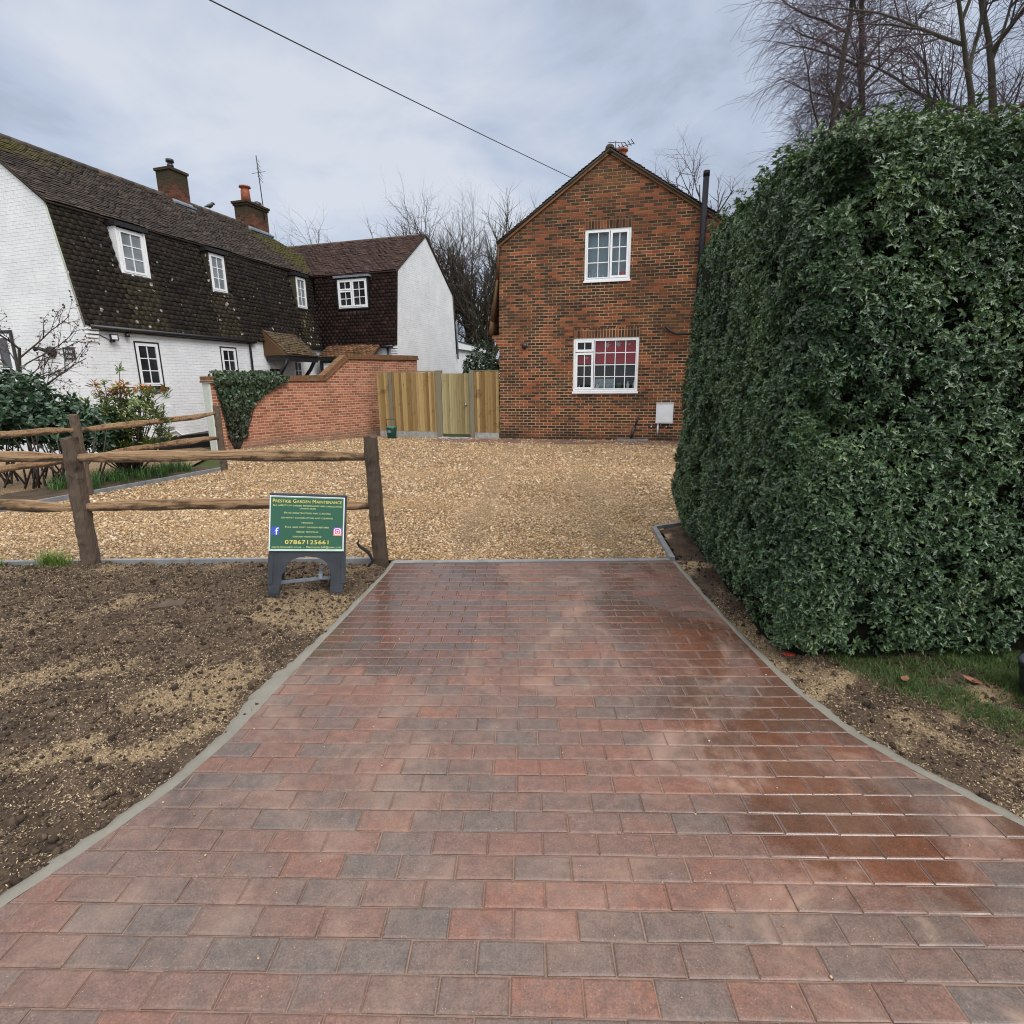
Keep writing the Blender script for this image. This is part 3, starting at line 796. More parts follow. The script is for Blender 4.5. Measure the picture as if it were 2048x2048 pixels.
def join(*parts):
    Vs, Fs, Cs, b = [], [], [], 0
    for V, F, C in parts: Vs.append(V); Fs.append(F + b); Cs.append(C); b += len(V)
    return np.concatenate(Vs), np.concatenate(Fs), np.concatenate(Cs)
def slab_deck(a, b, c_, d, t_=.05):
    """quad a,b,c,d thickened downwards, as arrays"""
    P = np.array([a, b, c_, d], float); n = np.cross(P[1] - P[0], P[3] - P[0]); n /= np.linalg.norm(n)
    V = np.concatenate([P - n * .006, P - n * t_]); F = np.array([(0, 1, 2, 3), (7, 6, 5, 4), (0, 4, 5, 1), (1, 5, 6, 2), (2, 6, 7, 3), (3, 7, 4, 0)])
    return V, F, np.zeros((8, 3)) + .2

def bars(fr, u0, u1, z0, z1, n0, n1, fw, splits_u=(), splits_z=(), bw=.022, bn=None):
    """rectangular frame of four mitre-free pieces plus glazing bars"""
    mb = MB()
    mb.box(fr, u0, u0 + fw, n0, n1, z0, z1); mb.box(fr, u1 - fw, u1, n0, n1, z0, z1)
    mb.box(fr, u0 + fw, u1 - fw, n0, n1, z0, z0 + fw); mb.box(fr, u0 + fw, u1 - fw, n0, n1, z1 - fw, z1)
    b0, b1 = bn if bn else (n0 + .012, n1 - .012)
    for u in splits_u: mb.box(fr, u - bw / 2, u + bw / 2, b0, b1, z0 + fw, z1 - fw)
    for z in splits_z: mb.box(fr, u0 + fw, u1 - fw, b0 + .003, b1 - .003, z - bw / 2, z + bw / 2)
    return mb
def even(a, b, k): return [a + (b - a) * i / k for i in range(1, k)]
def merge(*mbs):
    r_ = MB()
    for m in mbs: b = len(r_.v); r_.v += m.v; r_.c += m.c; r_.smooth += m.smooth; r_.f += [tuple(i + b for i in f) for f in m.f]
    return r_
def window(parent, fr, u0, u1, z0, z1, nf, lights, fmat, pane, outer=.05, depth=.07, surround=None, sill=None, label=None, bw=.022):
    """lights: list of (ua,ub,za,zb,cols,rows,sash) in fractions of the opening; nf = outer face"""
    mb = bars(fr, u0, u1, z0, z1, nf, nf + depth, outer)
    iu0, iu1, iz0, iz1 = u0 + outer, u1 - outer, z0 + outer, z1 - outer
    gl = MB()
    for (a, b, c_, d, cols, rows, sash) in lights:
        ua, ub, za_, zb = iu0 + (iu1 - iu0) * a, iu0 + (iu1 - iu0) * b, iz0 + (iz1 - iz0) * c_, iz0 + (iz1 - iz0) * d
        g = .004
        ua += g; ub -= g; za_ += g; zb -= g
        mb = merge(mb, bars(fr, ua, ub, za_, zb, nf - .010, nf + depth - .012, sash, even(ua + sash, ub - sash, cols), even(za_ + sash, zb - sash, rows), bw, (nf + .004, nf + .03)))
        gl.quad(fr.p(ua + sash * .8, nf + .018, za_ + sash * .8), fr.p(ub - sash * .8, nf + .018, za_ + sash * .8), fr.p(ub - sash * .8, nf + .018, zb - sash * .8), fr.p(ua + sash * .8, nf + .018, zb - sash * .8))
    w = mb.build('window', fmat, parent)
    if label: w['label'] = label
    gl.build('pane', pane, w)
    if surround:
        s_, dep, m = surround
        sb = MB(); sb.box(fr, u0 - s_, u0 - .002, nf - .012, nf + dep, z0 - s_, z1 + s_); sb.box(fr, u1 + .002, u1 + s_, nf - .012, nf + dep, z0 - s_, z1 + s_)
        sb.box(fr, u0 - .002, u1 + .002, nf - .012, nf + dep, z1 + .002, z1 + s_); sb.box(fr, u0 - .002, u1 + .002, nf - .012, nf + dep, z0 - s_, z0 - .002)
        sb.build('surround', m, w)
    if sill:
        e_, out_, h, m = sill
        sb = MB(); sb.box(fr, u0 - e_, u1 + e_, nf - out_, nf + .04, z0 - h - (surround[0] if surround else 0) - .003, z0 - .003 - (surround[0] if surround else 0)); sb.build('sill', m, w)
    return w

# ================================================================== BRICK HOUSE
BF = Fr((-.336, 16.897, 0), -12.9)
house = thing('brick_house', BF.p(3, 0, 0), 'red and brown brick house with steep gable facing the gravel drive', 'house')
GAB = [(0, -.1), (6.2, -.1), (6.2, 5.62), (3.1, 7.60), (.05, 5.50), (0, 3.4)]
UW = (2.49, 3.745, 4.44, 5.765); LW = (2.22, 4.075, 1.41, 2.91)
hole = lambda w: [(w[0], w[2]), (w[1], w[2]), (w[1], w[3]), (w[0], w[3])]
mb = MB(); mb.prism(BF, GAB, 0, .25, [hole(UW), hole(LW)])
wall = mb.build('wall', M['house_brick'], house, BF)
mb = MB(); mb.box(BF, 0, .24, .25, 8.2, -.1, 3.4); mb.box(BF, 5.96, 6.2, .25, 8.2, -.1, 5.6); mb.prism(BF, GAB, 8.2, 8.44)
mb.build('wall', M['house_brick'], house, BF)
# corbelled brick kneeler under the tile hanging
mb = MB()
for i in range(4): mb.box(BF, -.05 - .055 * i, -.001, -.004, .25, 2.72 + .083 * i + .002, 2.72 + .083 * (i + 1))
mb.build('kneeler', M['house_brick'], house, BF)
for (a, b, z) in ((2.48, 3.76, 5.768), (2.21, 4.09, 2.913)):
    mb = MB(); mb.box(BF, a, b, -.003, .06, z, z + .262); mb.build('lintel', M['soldier'], house, BF)
RF = []
def roofplane(fr, p_lo, p_hi, n0, n1, flip, **k):
    """tiles between two (u,z) points of the gable outline, running back along n"""
    lo, hi = np.array(p_lo), np.array(p_hi); SL = np.linalg.norm(hi - lo)
    if flip:      # left slope: along = +n reversed so that the normal points out
        O = fr.p(lo[0], n1, lo[1]); U = -fr.n
    else: O = fr.p(lo[0], n0, lo[1]); U = fr.n
    S = (fr.p(hi[0], n0, hi[1]) - fr.p(lo[0], n0, lo[1])) / SL
    L = n1 - n0
    A = tiles(O, U, S, L, SL, **k)
    return join(A, slab_deck(O, O + U * L, O + U * L + S * SL, O + S * SL))
parts = [roofplane(BF, (-.03, 5.56), (3.1, 7.70), -.07, 8.3, True, seed=1), roofplane(BF, (6.28, 5.66), (3.1, 7.70), -.07, 8.3, False, seed=2)]
V_, F_, C_ = join(*parts); npmesh('roof', V_, F_, M['roof_tiles'], house, C_)
V_, F_, C_ = join(roofplane(BF, (-.30, 3.06), (-.26, 3.45), -.03, 8.25, True, seed=3), roofplane(BF, (-.26, 3.45), (-.06, 4.6), -.03, 8.25, True, seed=3), roofplane(BF, (-.06, 4.6), (.0, 5.52), -.03, 8.25, True, seed=4))
npmesh('hung_tiles', V_, F_, M['warm_tiles'], house, C_)
mb = MB()
for a, b in (((.02, 5.46), (3.1, 7.57)), ((6.24, 5.56), (3.1, 7.57))):
    a = np.array(a); b = np.array(b); t_ = (b - a) / np.linalg.norm(b - a); nn = np.array([-t_[1], t_[0]]); nn = nn if nn[1] > 0 else -nn
    mb.prism(BF, [tuple(a), tuple(b), tuple(b + nn * .07), tuple(a + nn * .07)] if a[0] < b[0] else [tuple(b), tuple(a), tuple(a + nn * .07), tuple(b + nn * .07)], -.045, -.003)
mb.build('verge_mortar', M['warm_tiles'], house)
mb = MB(); mb.tube([BF.p(3.1, -.05, 7.675), BF.p(3.1, 8.3, 7.675)], .125, 12, (.15, 0, .3)); mb.build('ridge_tiles', M['roof_tiles'], house)
SE = [(.0, .545, 0, 1, 2, 3, .028), (.555, 1.0, 0, 1, 2, 3, .058)]
w = window(house, BF, *UW, .02, SE, M['upvc'], M['glass'], .055, .07, sill=(.02, .06, .045, M['upvc']), label='white two-light bedroom window high in the gable')
ROOM = MB(); ROOM.box(BF, 2.3, 3.95, .262, 1.6, 4.2, 5.95); rm = ROOM.build('room', M['interior'], w)
rm.data.flip_normals()
t = NT('net_curtain'); fold = t.noise(5, 3, .6, t.vscale(t.obj(), (6, 6, .3)))
mb = MB(); mb.quad(BF.p(2.5, .20, 4.44), BF.p(3.74, .20, 4.44), BF.p(3.74, .20, 5.76), BF.p(2.5, .20, 5.76)); mb.build('blind', t.fin(t.mix(fold, (.30, .38, .44), (.46, .54, .60)), .8, .2), w)
mb = MB(); mb.lathe(BF.p(3.55, .15, 4.50), [(.0, 0), (.075, .0), (.09, .06), (.08, .15), (.02, .18)], 16); mb.build('pink_ornament', plain('pink_plastic', (.55, .10, .12), .5), w)
for u_, r_, h_ in ((2.62, .018, .19), (2.70, .028, .12), (2.78, .016, .17), (3.0, .02, .14), (3.28, .022, .13)): 
    mb = MB(); mb.lathe(BF.p(u_, .15, 4.50), [(r_, 0), (r_ * 1.2, h_ * .5), (r_ * .5, h_ * .8), (r_ * .5, h_)], 10); mb.build('bottle', M['white_box'], w)
LL = [(.0, .305, .0, .755, 2, 3, .062), (.0, .305, .765, 1.0, 2, 1, .062), (.31, 1.0, .0, 1.0, 4, 4, .026)]
w = window(house, BF, *LW, .02, LL, M['upvc'], M['glass'], .055, .07, sill=(.02, .07, .055, M['upvc']), label='white ground-floor kitchen window with a red blind')
ROOM = MB(); ROOM.box(BF, 2.0, 4.3, .262, 1.5, 1.2, 3.0); rm = ROOM.build('room', M['interior'], w)
rm.data.flip_normals()
t = NT('red_blind'); MB_ = MB()
MB_.box(BF, 2.80, 4.05, .125, .13, 2.19, 2.88); MB_.box(BF, 2.30, 2.72, .125, .13, 2.19, 2.50)
bl_ = MB_.build('red_blind', t.fin(t.mix(t.noise(6, 3, .5), (.46, .020, .040), (.60, .038, .065)), .75, .2), w)
lpm = plain('pale_print', (.62, .50, .50), .8)
for (cu, cz, s_) in ((3.18, 2.70, .13), (3.50, 2.72, .12), (2.60, 2.36, .08), (3.80, 2.72, .06)):     # leaf motifs of the blind
    pts = []
    for i in range(14):
        an = math.pi * 2 * i / 14 + .3; rr = s_ * (1.0 if i % 2 == 0 else .45) * (1 if math.sin(an) > -.3 else .7); pts.append((cu + rr * math.cos(an) * .8, cz + rr * math.sin(an)))
    mb = MB(); mb.prism(BF, pts, .118, .121); mb.build('leaf_print', lpm, w)
mb = MB(); mb.box(BF, 2.80, 4.04, .45, .5, 1.86, 1.99); mb.build('shelf', plain('grey_shelf', (.22, .25, .28), .6), w)
mb = MB(); mb.box(BF, 2.86, 3.42, .13, .14, 1.475, 1.77); mb.build('grey_card', plain('pale_card', (.40, .46, .48), .7, .3, .3, 20), w)
for u_, r_, h_ in ((2.92, .055, .17), (3.80, .045, .23), (3.98, .04, .26), (2.40, .03, .12), (2.52, .03, .13)): 
    mb = MB(); mb.lathe(BF.p(u_, .10, 1.468), [(r_, 0), (r_, h_ * .6), (r_ * .4, h_ * .75), (r_ * .35, h_)], 12); mb.build('bottle', M['white_box'], w)
mb = MB(); mb.lathe(BF.p(3.55, .11, 1.468), [(.07, 0), (.10, .08), (.09, .16), (.03, .21)], 14); mb.build('pot_plant', plain('dark_green', (.02, .035, .02), .7), w)
# services on the gable
mb = MB(); mb.tube([BF.p(5.58, -.10, 3.0), BF.p(5.58, -.10, 6.86)], .075, 14); mb.tube([BF.p(5.58, -.10, 6.80), BF.p(5.58, -.10, 6.93)], .082, 14); mb.build('flue_pipe', M['grey_flue'], house)
mb = MB(); mb.tube([BF.p(4.80, .0, 3.15), BF.p(4.80, -.07, 3.14), BF.p(4.92, -.08, 3.02), BF.p(5.05, -.08, 2.96), BF.p(5.75, -.08, 2.93)], .035, 10); mb.build('waste_pipe', M['black_paint'], house)
mb = MB(); mb.tube([BF.p(.77, .01, 2.73), BF.p(.77, -.03, 2.73)], [.085, .075], 16); mb.build('vent', M['black_paint'], house)
mbx = MB(); mbx.box(BF, 4.63, 5.10, -.13, -.002, .51, 1.07)
mx = mbx.build('meter_box', M['white_box'], house)
mb = MB(); mb.box(BF, 4.675, 5.065, -.142, -.131, .55, .97); mb.build('lid', M['white_box'], mx)
mb = MB(); mb.box(BF, 4.62, 5.11, -.146, -.01, 1.072, 1.09); mb.build('hood', M['white_box'], mx)
mb = MB(); mb.tube([BF.p(4.70, -.06, .50), BF.p(4.70, -.06, .21)], .024, 10); mb.build('conduit', M['white_box'], house)
mb = MB(); mb.tube([BF.p(4.70, -.06, .21), BF.p(4.70, -.06, -.02)], .017, 8); mb.tube([BF.p(4.42, -.03, .41), BF.p(5.0, -.03, .41)], .010, 6); mb.build('cable', M['wire'], house)
for a in (4.50, 4.92):
    mb = MB(); mb.box(BF, a, a + .035, -.05, -.002, .39, .425); mb.build('cable_clip', M['white_box'], house)
mb = MB(); mb.tube([BF.p(4.16, -.02, .74), BF.p(4.05, -.03, .40)], .022, 8); mb.tube([BF.p(4.05, -.03, .40), BF.p(3.98, -.06, .20), BF.p(3.96, -.07, .06)], .040, 8); mb.build('drain_pipe', M['black_paint'], house)
mb = MB(); mb.box(BF, 3.55, 4.45, -.16, -.01, -.03, .045); mb.build('drain_gully', M['kerb'], house)
# chimney with pot behind the ridge and a yagi aerial
mb = MB(); mb.box(BF, 2.92, 3.53, 3.6, 4.2, 6.6, 8.66); ch = mb.build('chimney', M['house_brick'], house, BF)
o_ = BF.p(3.27, 3.9, 8.66)
mb = MB(); mb.lathe(o_, [(.14, 0), (.13, .14), (.17, .15), (.17, .20), (.135, .21), (.13, .34), (.18, .36), (.18, .42), (.10, .43)], 16); mb.build('chimney_pot', M['pot'], ch)
mb = MB(); q0 = BF.p(3.45, 3.6, 0)
mb.tube([BF.p(3.04, 3.9, 8.6), BF.p(3.04, 3.9, 9.34)], .014, 6)
mb.tube([BF.p(2.95, 3.85, 9.08), BF.p(3.62, 4.1, 9.30)], .012, 5)
for i in range(5): a = .35 + .15 * i; mb.tube([BF.p(2.95 + .67 * a - .05, 3.75, 9.08 + .22 * a), BF.p(2.95 + .67 * a + .05, 4.15, 9.08 + .22 * a)], .013, 5)
mb.tube([BF.p(2.80, 3.9, 9.32), BF.p(3.35, 3.9, 9.26)], .011, 5); mb.tube([BF.p(2.80, 3.9, 9.16), BF.p(3.2, 3.9, 9.12)], .011, 5)
mb.build('tv_aerial', M['wire'], ch)

# brown strip of blocks along the foot of the house
def m_strip():
    t = NT('strip_blocks'); vo = t.voro(7, None); c = t.mix(t.noise(9, 4, .6), (.09, .052, .043), (.17, .095, .078)); return t.fin(c, .7, .4, t.bump(t.noise(60, 4, .6), .5, .004))
M['strip'] = m_strip()
mb = MB()
for i in range(46):
    for j in range(4): mb.box(BF, -2.0 + .2 * i + .003, -2.0 + .2 * (i + 1) - .003, -1.16 + .24 * j + .1 * 0 + .003, -1.16 + .24 * (j + 1) - .003, -.05, .004 + random.uniform(-.002, .002))
struct(mb.build('path', M['strip']))

# ================================================================== WHITE COTTAGE (main range and wing)
SCL = 1.03
CF = Fr((-8.67, 15.74, 0), 73.0, SCL)
AF = Fr((-7.019, 21.143, 0), -17.0, SCL)
cot = thing('white_cottage', CF.p(0, 0, 0), 'long white painted cottage with dark tile-hung mansard roof and two chimneys', 'house')
u0c, u1c, ua1 = -3.05, 5.65, 3.12
# left gable end (n,z outline) and front wall
CG = [(0, -.3), (5.4, -.3), (5.4, 3.05), (4.9, 5.58), (2.7, 7.30), (.5, 5.58), (-.03, 3.05), (0, 2.95)]
mb = MB(); mb.prism(CF, CG[::-1], u0c, u0c + .25, axis='u')
mb.build('gable_wall', M['white_brick'], cot, CF)
W1 = (-1.90, -1.28, 1.68, 2.72); W2 = (.77, 1.33, 1.75, 2.75); DOOR = (2.72, 3.42, -.1, 2.2); W4 = (3.95, 4.42, 1.55, 2.5)
mb = MB(); mb.prism(CF, [(u0c + .25, -.3), (u1c, -.3), (u1c, 3.05), (u0c + .25, 3.05)], 0, .25, [hole(W1), hole(W2), hole(DOOR), hole(W4)])
mb.build('wall', M['white_brick'], cot, CF)
mb = MB()
for i, (a, h) in enumerate(((.11, .055), (.085, .055), (.06, .055), (.035, .05))):
    z_ = 2.98 - .085 * i; mb.box(CF, u0c - .004, u0c + .24, -a, -.003, z_ - h, z_)
mb.build('corbel', M['white_paint'], cot)
mb = MB(); mb.box(CF, u0c + .3, u1c, -.018, -.003, -.3, .35); mb.build('plinth', M['black_paint'], cot)
BSIX = lambda c_, r_: [(0, 1, 0, 1, c_, r_, .04)]
window(cot, CF, *W1, .0, BSIX(2, 3), M['white_paint'], M['pane_dark'], .03, .07, surround=(.035, .04, M['black_paint']), sill=(.07, .09, .05, M['black_paint']), label='black-edged six-pane window left of the ground floor')
window(cot, CF, *W2, .0, BSIX(2, 3), M['white_paint'], M['pane_dark'], .03, .07, surround=(.035, .04, M['black_paint']), sill=(.05, .07, .04, M['black_paint']))
window(cot, CF, *W4, .03, BSIX(2, 3), M['white_paint'], M['pane_dark'], .03, .07, surround=None)
mb = MB(); mb.box(CF, DOOR[0], DOOR[1], .06, .12, DOOR[2], DOOR[3]); mb.box(CF, DOOR[0] + .08, DOOR[1] - .08, .045, .06, 1.3, 2.1); d_ = mb.build('door', M['black_paint'], cot)
mb = MB(); mb.quad(CF.p(3.28, .035, 1.35), CF.p(3.38, .035, 1.35), CF.p(3.38, .035, 2.0), CF.p(3.28, .035, 2.0)); mb.build('pane', M['pane_dark'], d_)
# mansard face with hung tiles, three dormer-like windows let into it
DW = [(-1.72, -1.04), (.98, 1.54), (4.72, 5.25)]
DZ = (4.35, 5.37)
m_lo, m_hi = np.array((-.06, 3.03)), np.array((.5, 5.62))
SLm = float(np.linalg.norm(m_hi - m_lo))
sc = SCL
def zs(s_): return 3.03 + (5.62 - 3.03) * s_ / (SLm * sc)
def dskip(u, s_):
    z = zs(s_); uu = u / sc + u0c
    r_ = np.zeros(len(u), bool)
    for a, b in DW: r_ |= (uu > a - .10) & (uu < b + .10) & (z > DZ[0] - .10)
    return r_
def dcol(u, s_):
    z = zs(s_); uu = u / sc + u0c; g = np.zeros(len(u))
    for a, b in DW:
        inside_ = (uu > a - .12) & (uu < b + .12) & (z < DZ[0])
        g = np.maximum(g, np.where(inside_, .55 + .35 * rng.random(len(u)), 0))
    g = np.maximum(g, np.clip((3.9 - z) * .9, 0, .6) * rng.random(len(u)))
    return g, np.zeros(len(u))
O = CF.p(u0c + .0, m_lo[0], m_lo[1]); S = CF.p(0, m_hi[0], m_hi[1]) - CF.p(0, m_lo[0], m_lo[1]); S /= np.linalg.norm(S)
Lc = (u1c + .35 - u0c) * sc
V_, F_, C_ = join(tiles(O, CF.u, S, Lc, SLm * sc, skip=dskip, colf=dcol, seed=5, gauge=.122, th=.022), slab_deck(O, O + CF.u * Lc, O + CF.u * Lc + S * SLm * sc, O + S * SLm * sc))
npmesh('mansard_tiles', V_, F_, M['mansard'], cot, C_)
# upper roof
r_lo, r_hi = np.array((.40, 5.58)), np.array((2.7, 7.38)); SLr = float(np.linalg.norm(r_hi - r_lo))
O = CF.p(u0c - .05, r_lo[0], r_lo[1]); S = CF.p(0, r_hi[0], r_hi[1]) - CF.p(0, r_lo[0], r_lo[1]); S /= np.linalg.norm(S)
u_end = 8.6; Lr = (u_end - u0c) * sc
def ucol(u, s_):
    uu = u / sc + u0c; f_ = s_ / (SLr * sc)
    left = np.clip(1 - (uu + 3.05) / 4.2, 0, 1) * np.clip((f_ - .45) * 2.6, 0, 1)
    right = np.clip((uu - 4.0 - (1 - f_) * .9) * .8, 0, .95) * np.clip(1.2 - np.abs(f_ - .45), 0, 1)
    spot = (rng.random(len(u)) < .01) * .5
    return np.zeros(len(u)), np.clip(np.maximum(np.maximum(left, right), spot), 0, 1)
hip = lambda s_: (np.full(len(s_), -1.0), (7.75 - .0 * s_ + 0) * np.ones(len(s_)) * sc + (7.0 - 7.0) + np.clip((SLr * sc - s_), 0, 9) * .25 + 2.2)
def ends(s_):
    hi = (6.15 - u0c) * sc + np.clip(SLr * sc - s_, 0, 9) * .95
    return np.full(len(s_), 0.0), hi
A = tiles(O, CF.u, S, Lr, SLr * sc, colf=ucol, seed=6, ends=ends)
e_hi = (6.15 - u0c) * sc
deck = slab_deck(O, O + CF.u * (e_hi + SLr * sc * .95), O + CF.u * e_hi + S * SLr * sc, O + S * SLr * sc)
O2 = CF.p(7.6, 5.0, 5.58); S2_ = CF.p(0, 2.7, 7.38) - CF.p(0, 5.0, 5.58); S2_ /= np.linalg.norm(S2_)
back = slab_deck(CF.p(7.6, 5.0, 5.58), CF.p(u0c - .05, 5.0, 5.58), CF.p(u0c - .05, 2.7, 7.38), CF.p(6.15, 2.7, 7.38))
hipd = slab_deck(CF.p(8.3, .4, 5.58), CF.p(7.6, 5.0, 5.58), CF.p(6.2, 2.72, 7.36), CF.p(6.15, 2.7, 7.38))
V_, F_, C_ = join(A, deck, back, hipd); npmesh('roof', V_, F_, M['roof_tiles'], cot, C_)
mb = MB()
for i in range(27):
    a = u0c - .05 + i * .345; b = a + .34
    if b > 6.3: break
    mb.tube([CF.p(a, 2.7, 7.36), CF.p(b, 2.7, 7.365)], [.115, .105], 8, (random.random(), 0, .5 * random.random()))
mb.build('ridge_tiles', M['roof_tiles'], cot)
# verge strip, gutters, downpipe
mb = MB(); mb.tube([CF.p(u0c, -.02, 2.98), CF.p(u0c, .5, 5.56)], .022, 6); mb.tube([CF.p(u0c - .02, .46, 5.57), CF.p(u0c - .02, 2.7, 7.31)], .022, 6)
t = NT('green_stained_mortar'); mb.build('verge', t.fin(t.mix(t.noise(9, 4, .6), (.22, .25, .17), (.40, .42, .33)), .85), cot)
def gutter(fr, a, b, n, z):
    mb = MB(); mb.tube([fr.p(a, n, z), fr.p(b, n, z)], .055, 8); mb.box(fr, a + .05, b - .02, n + .03, n + .075, z - .07, z + .05); return mb
mb = gutter(CF, u0c + .06, 2.1, -.10, 2.99); mb.tube([CF.p(1.9, -.10, 2.97), CF.p(1.9, -.05, 2.85), CF.p(1.9, -.045, -.1)], .036, 8); mb.build('gutter', M['black_paint'], cot)
gutter(CF, 4.1, 5.62, -.10, 2.99).build('gutter', M['black_paint'], cot)
# dormer windows
for i, (a, b) in enumerate(DW):
    nf = .215
    for uu in (a - .05, b + .005):       # tapered cheeks
        mb = MB(); mb.prism(CF, [(nf - .01, DZ[1] + .02), (nf - .01, DZ[0] - .04), (nf + .10, DZ[0] - .04), (nf + .30, DZ[1] + .02)], uu, uu + .045, axis='u')
        mb.build('dormer_cheek', M['white_paint'] if i == 0 else M['mansard'], cot)
    w = window(cot, CF, a, b, *DZ, nf, [(0, 1, 0, 1, 2, 3, .045)], M['white_paint'], M['pane_net'], .035, .06, label=('white six-pane window nearest the gable end', 'white six-pane window over the downpipe', 'white six-pane window next to the wing')[i])
    mb = MB(); mb.box(CF, a - .10, b + .10, nf - .08, nf + .42, DZ[1] + .03, DZ[1] + .13); mb.build('flashing', M['black_paint'], w)
    mb = MB(); mb.box(CF, a - .06, b + .06, nf - .06, nf + .14, DZ[0] - .085, DZ[0] - .042); mb.build('ledge', M['black_paint'], w)
# chimneys
def chimney(u0, u1, n0, n1, z0, z1, potat, steps):
    mb = MB(); mb.box(CF, u0, u1, n0, n1, z0, z1 - .22)
    for k in range(steps): mb.box(CF, u0 - .035 * (k + 1), u1 + .035 * (k + 1), n0 - .035 * (k + 1), n1 + .035 * (k + 1), z1 - .22 + k * .075 + .001, z1 - .22 + (k + 1) * .075)
    c_ = mb.build('chimney', M['chim'], cot, CF)
    mb = MB(); mb.box(CF, u0 - .06, u1 + .06, n0 - .16, n1 + .06, z0 + .55, z0 + .60); mb.prism(CF, [(n0 - .13, 7.05), (n0 - .004, 7.14), (n0 - .004, 7.30), (n0 - .13, 7.12)], u0 - .05, u1 + .05, axis='u'); mb.build('flashing', M['lead'], c_)
    return c_
def m_chim():
    t = NT('sooty_chimney_brick')
    r1, r2, mask, ctr = brick_cells(t, .235, .078, .013)
    c = t.ramp(r1, [(.0, (.040, .019, .014)), (.5, (.105, .036, .022)), (1.0, (.18, .062, .036))]); c = t.mix(mask, (.10, .072, .05), c); c = t.mix(t.math('MULTIPLY', t.step(t.noise(3, 5, .65, t.uv()), .48, .66), .6), c, (.050, .040, .026))
    z = t.xyz(t.uv())[1]
    k = t.step(t.math('ADD', z, t.math('MULTIPLY', t.noise(4, 4, .6, t.uv()), .7)), 8.05, 8.4)
    c = t.mix(t.math('MULTIPLY', k, .85), c, (.035, .032, .018))
    return t.fin(c, .9, .2, t.bump(mask, .7, .008))
M['chim'] = m_chim()
c1 = chimney(2.16, 2.80, 2.42, 2.98, 6.6, 8.34, None, 1)
mb = MB(); o_ = CF.p(2.48, 2.7, 8.28); mb.lathe(o_, [(.10, 0), (.09, .10), (.07, .11), (.07, .15), (.12, .16), (.115, .24), (.03, .26)], 14); mb.build('chimney_pot', M['black_paint'], c1)
c2 = chimney(5.30, 6.35, 2.42, 2.98, 6.6, 8.22, None, 2)
mb = MB(); o_ = CF.p(5.62, 2.7, 8.16); mb.lathe(o_, [(.17, 0), (.155, .42), (.14, .44), (.14, .50), (.21, .52), (.20, .57), (.05, .60)], 14); mb.build('chimney_pot', M['pot'], c2)
mb = MB(); mb.lathe(CF.p(6.18, 2.7, 8.16), [(.17, 0), (.16, .16), (.05, .22)], 14); mb.build('chimney_cowl', M['black_paint'], c2)
mb = MB(); mb.tube([CF.p(6.10, 2.36, 7.7), CF.p(5.98, 2.36, 9.8)], .018, 6)
for z_, l_ in ((9.62, .10), (9.48, .16), (9.36, .24), (9.25, .34), (9.12, .26), (9.02, .30)):
    mb.tube([CF.p(6.01 - l_, 2.3 - l_ * .5, z_), CF.p(6.01 + l_, 2.3 + l_ * .5, z_)], .009, 5)
mb.tube([CF.p(6.01, 2.05, 9.25), CF.p(6.01, 2.65, 9.25)], .009, 5)
mb.build('tv_aerial', M['wire'], c2)
# porch canopy
pu0, pu1, pn, pz0, pz1 = 2.55, 4.12, -.85, 2.62, 3.42
O = CF.p(pu0, pn - .05, pz0); S = CF.p(0, .08, pz1) - CF.p(0, pn - .05, pz0); SLp = np.linalg.norm(S); S /= SLp; Lp = (pu1 - pu0) * sc
V_, F_, C_ = join(tiles(O, CF.u, S, Lp, SLp, seed=8), slab_deck(O, O + CF.u * Lp, O + CF.u * Lp + S * SLp, O + S * SLp))
pr = npmesh('porch_roof', V_, F_, M['porch_tiles'], cot, C_)
V2 = []
mb = MB(); mb.prism(CF, [(pn, pz0 - .02), (.0, pz0 - .02), (.0, pz1 - .05)], pu0 - .03, pu0 + .03, axis='u'); mb.build('porch_cheek', M['warm_tiles'], pr)
mb = MB(); mb.box(CF, pu0 + .05, pu1, pn, pn + .12, pz0 - .20, pz0 - .03)
for uu in (pu0 + .10, pu1 - .10): mb.tube([CF.p(uu, pn + .06, pz0 - .14), CF.p(uu, pn + .25, pz0 - .42), CF.p(uu, -.02, pz0 - 1.05)], .062, 6)
mb.box(CF, pu0 + .05, pu0 + .14, pn + .12, -.003, pz0 - .18, pz0 - .06); mb.box(CF, pu1 - .10, pu1 - .01, pn + .12, -.003, pz0 - .18, pz0 - .06)
mb.build('porch_frame', M['black_paint'], cot)
mb = MB(); mb.box(CF, 2.18, 2.26, -.10, -.003, 2.10, 2.14); mb.lathe(CF.p(2.22, -.12, 1.86), [(.03, 0), (.055, .03), (.065, .2), (.075, .22), (.02, .28)], 8); mb.build('wall_lamp', M['black_paint'], cot)
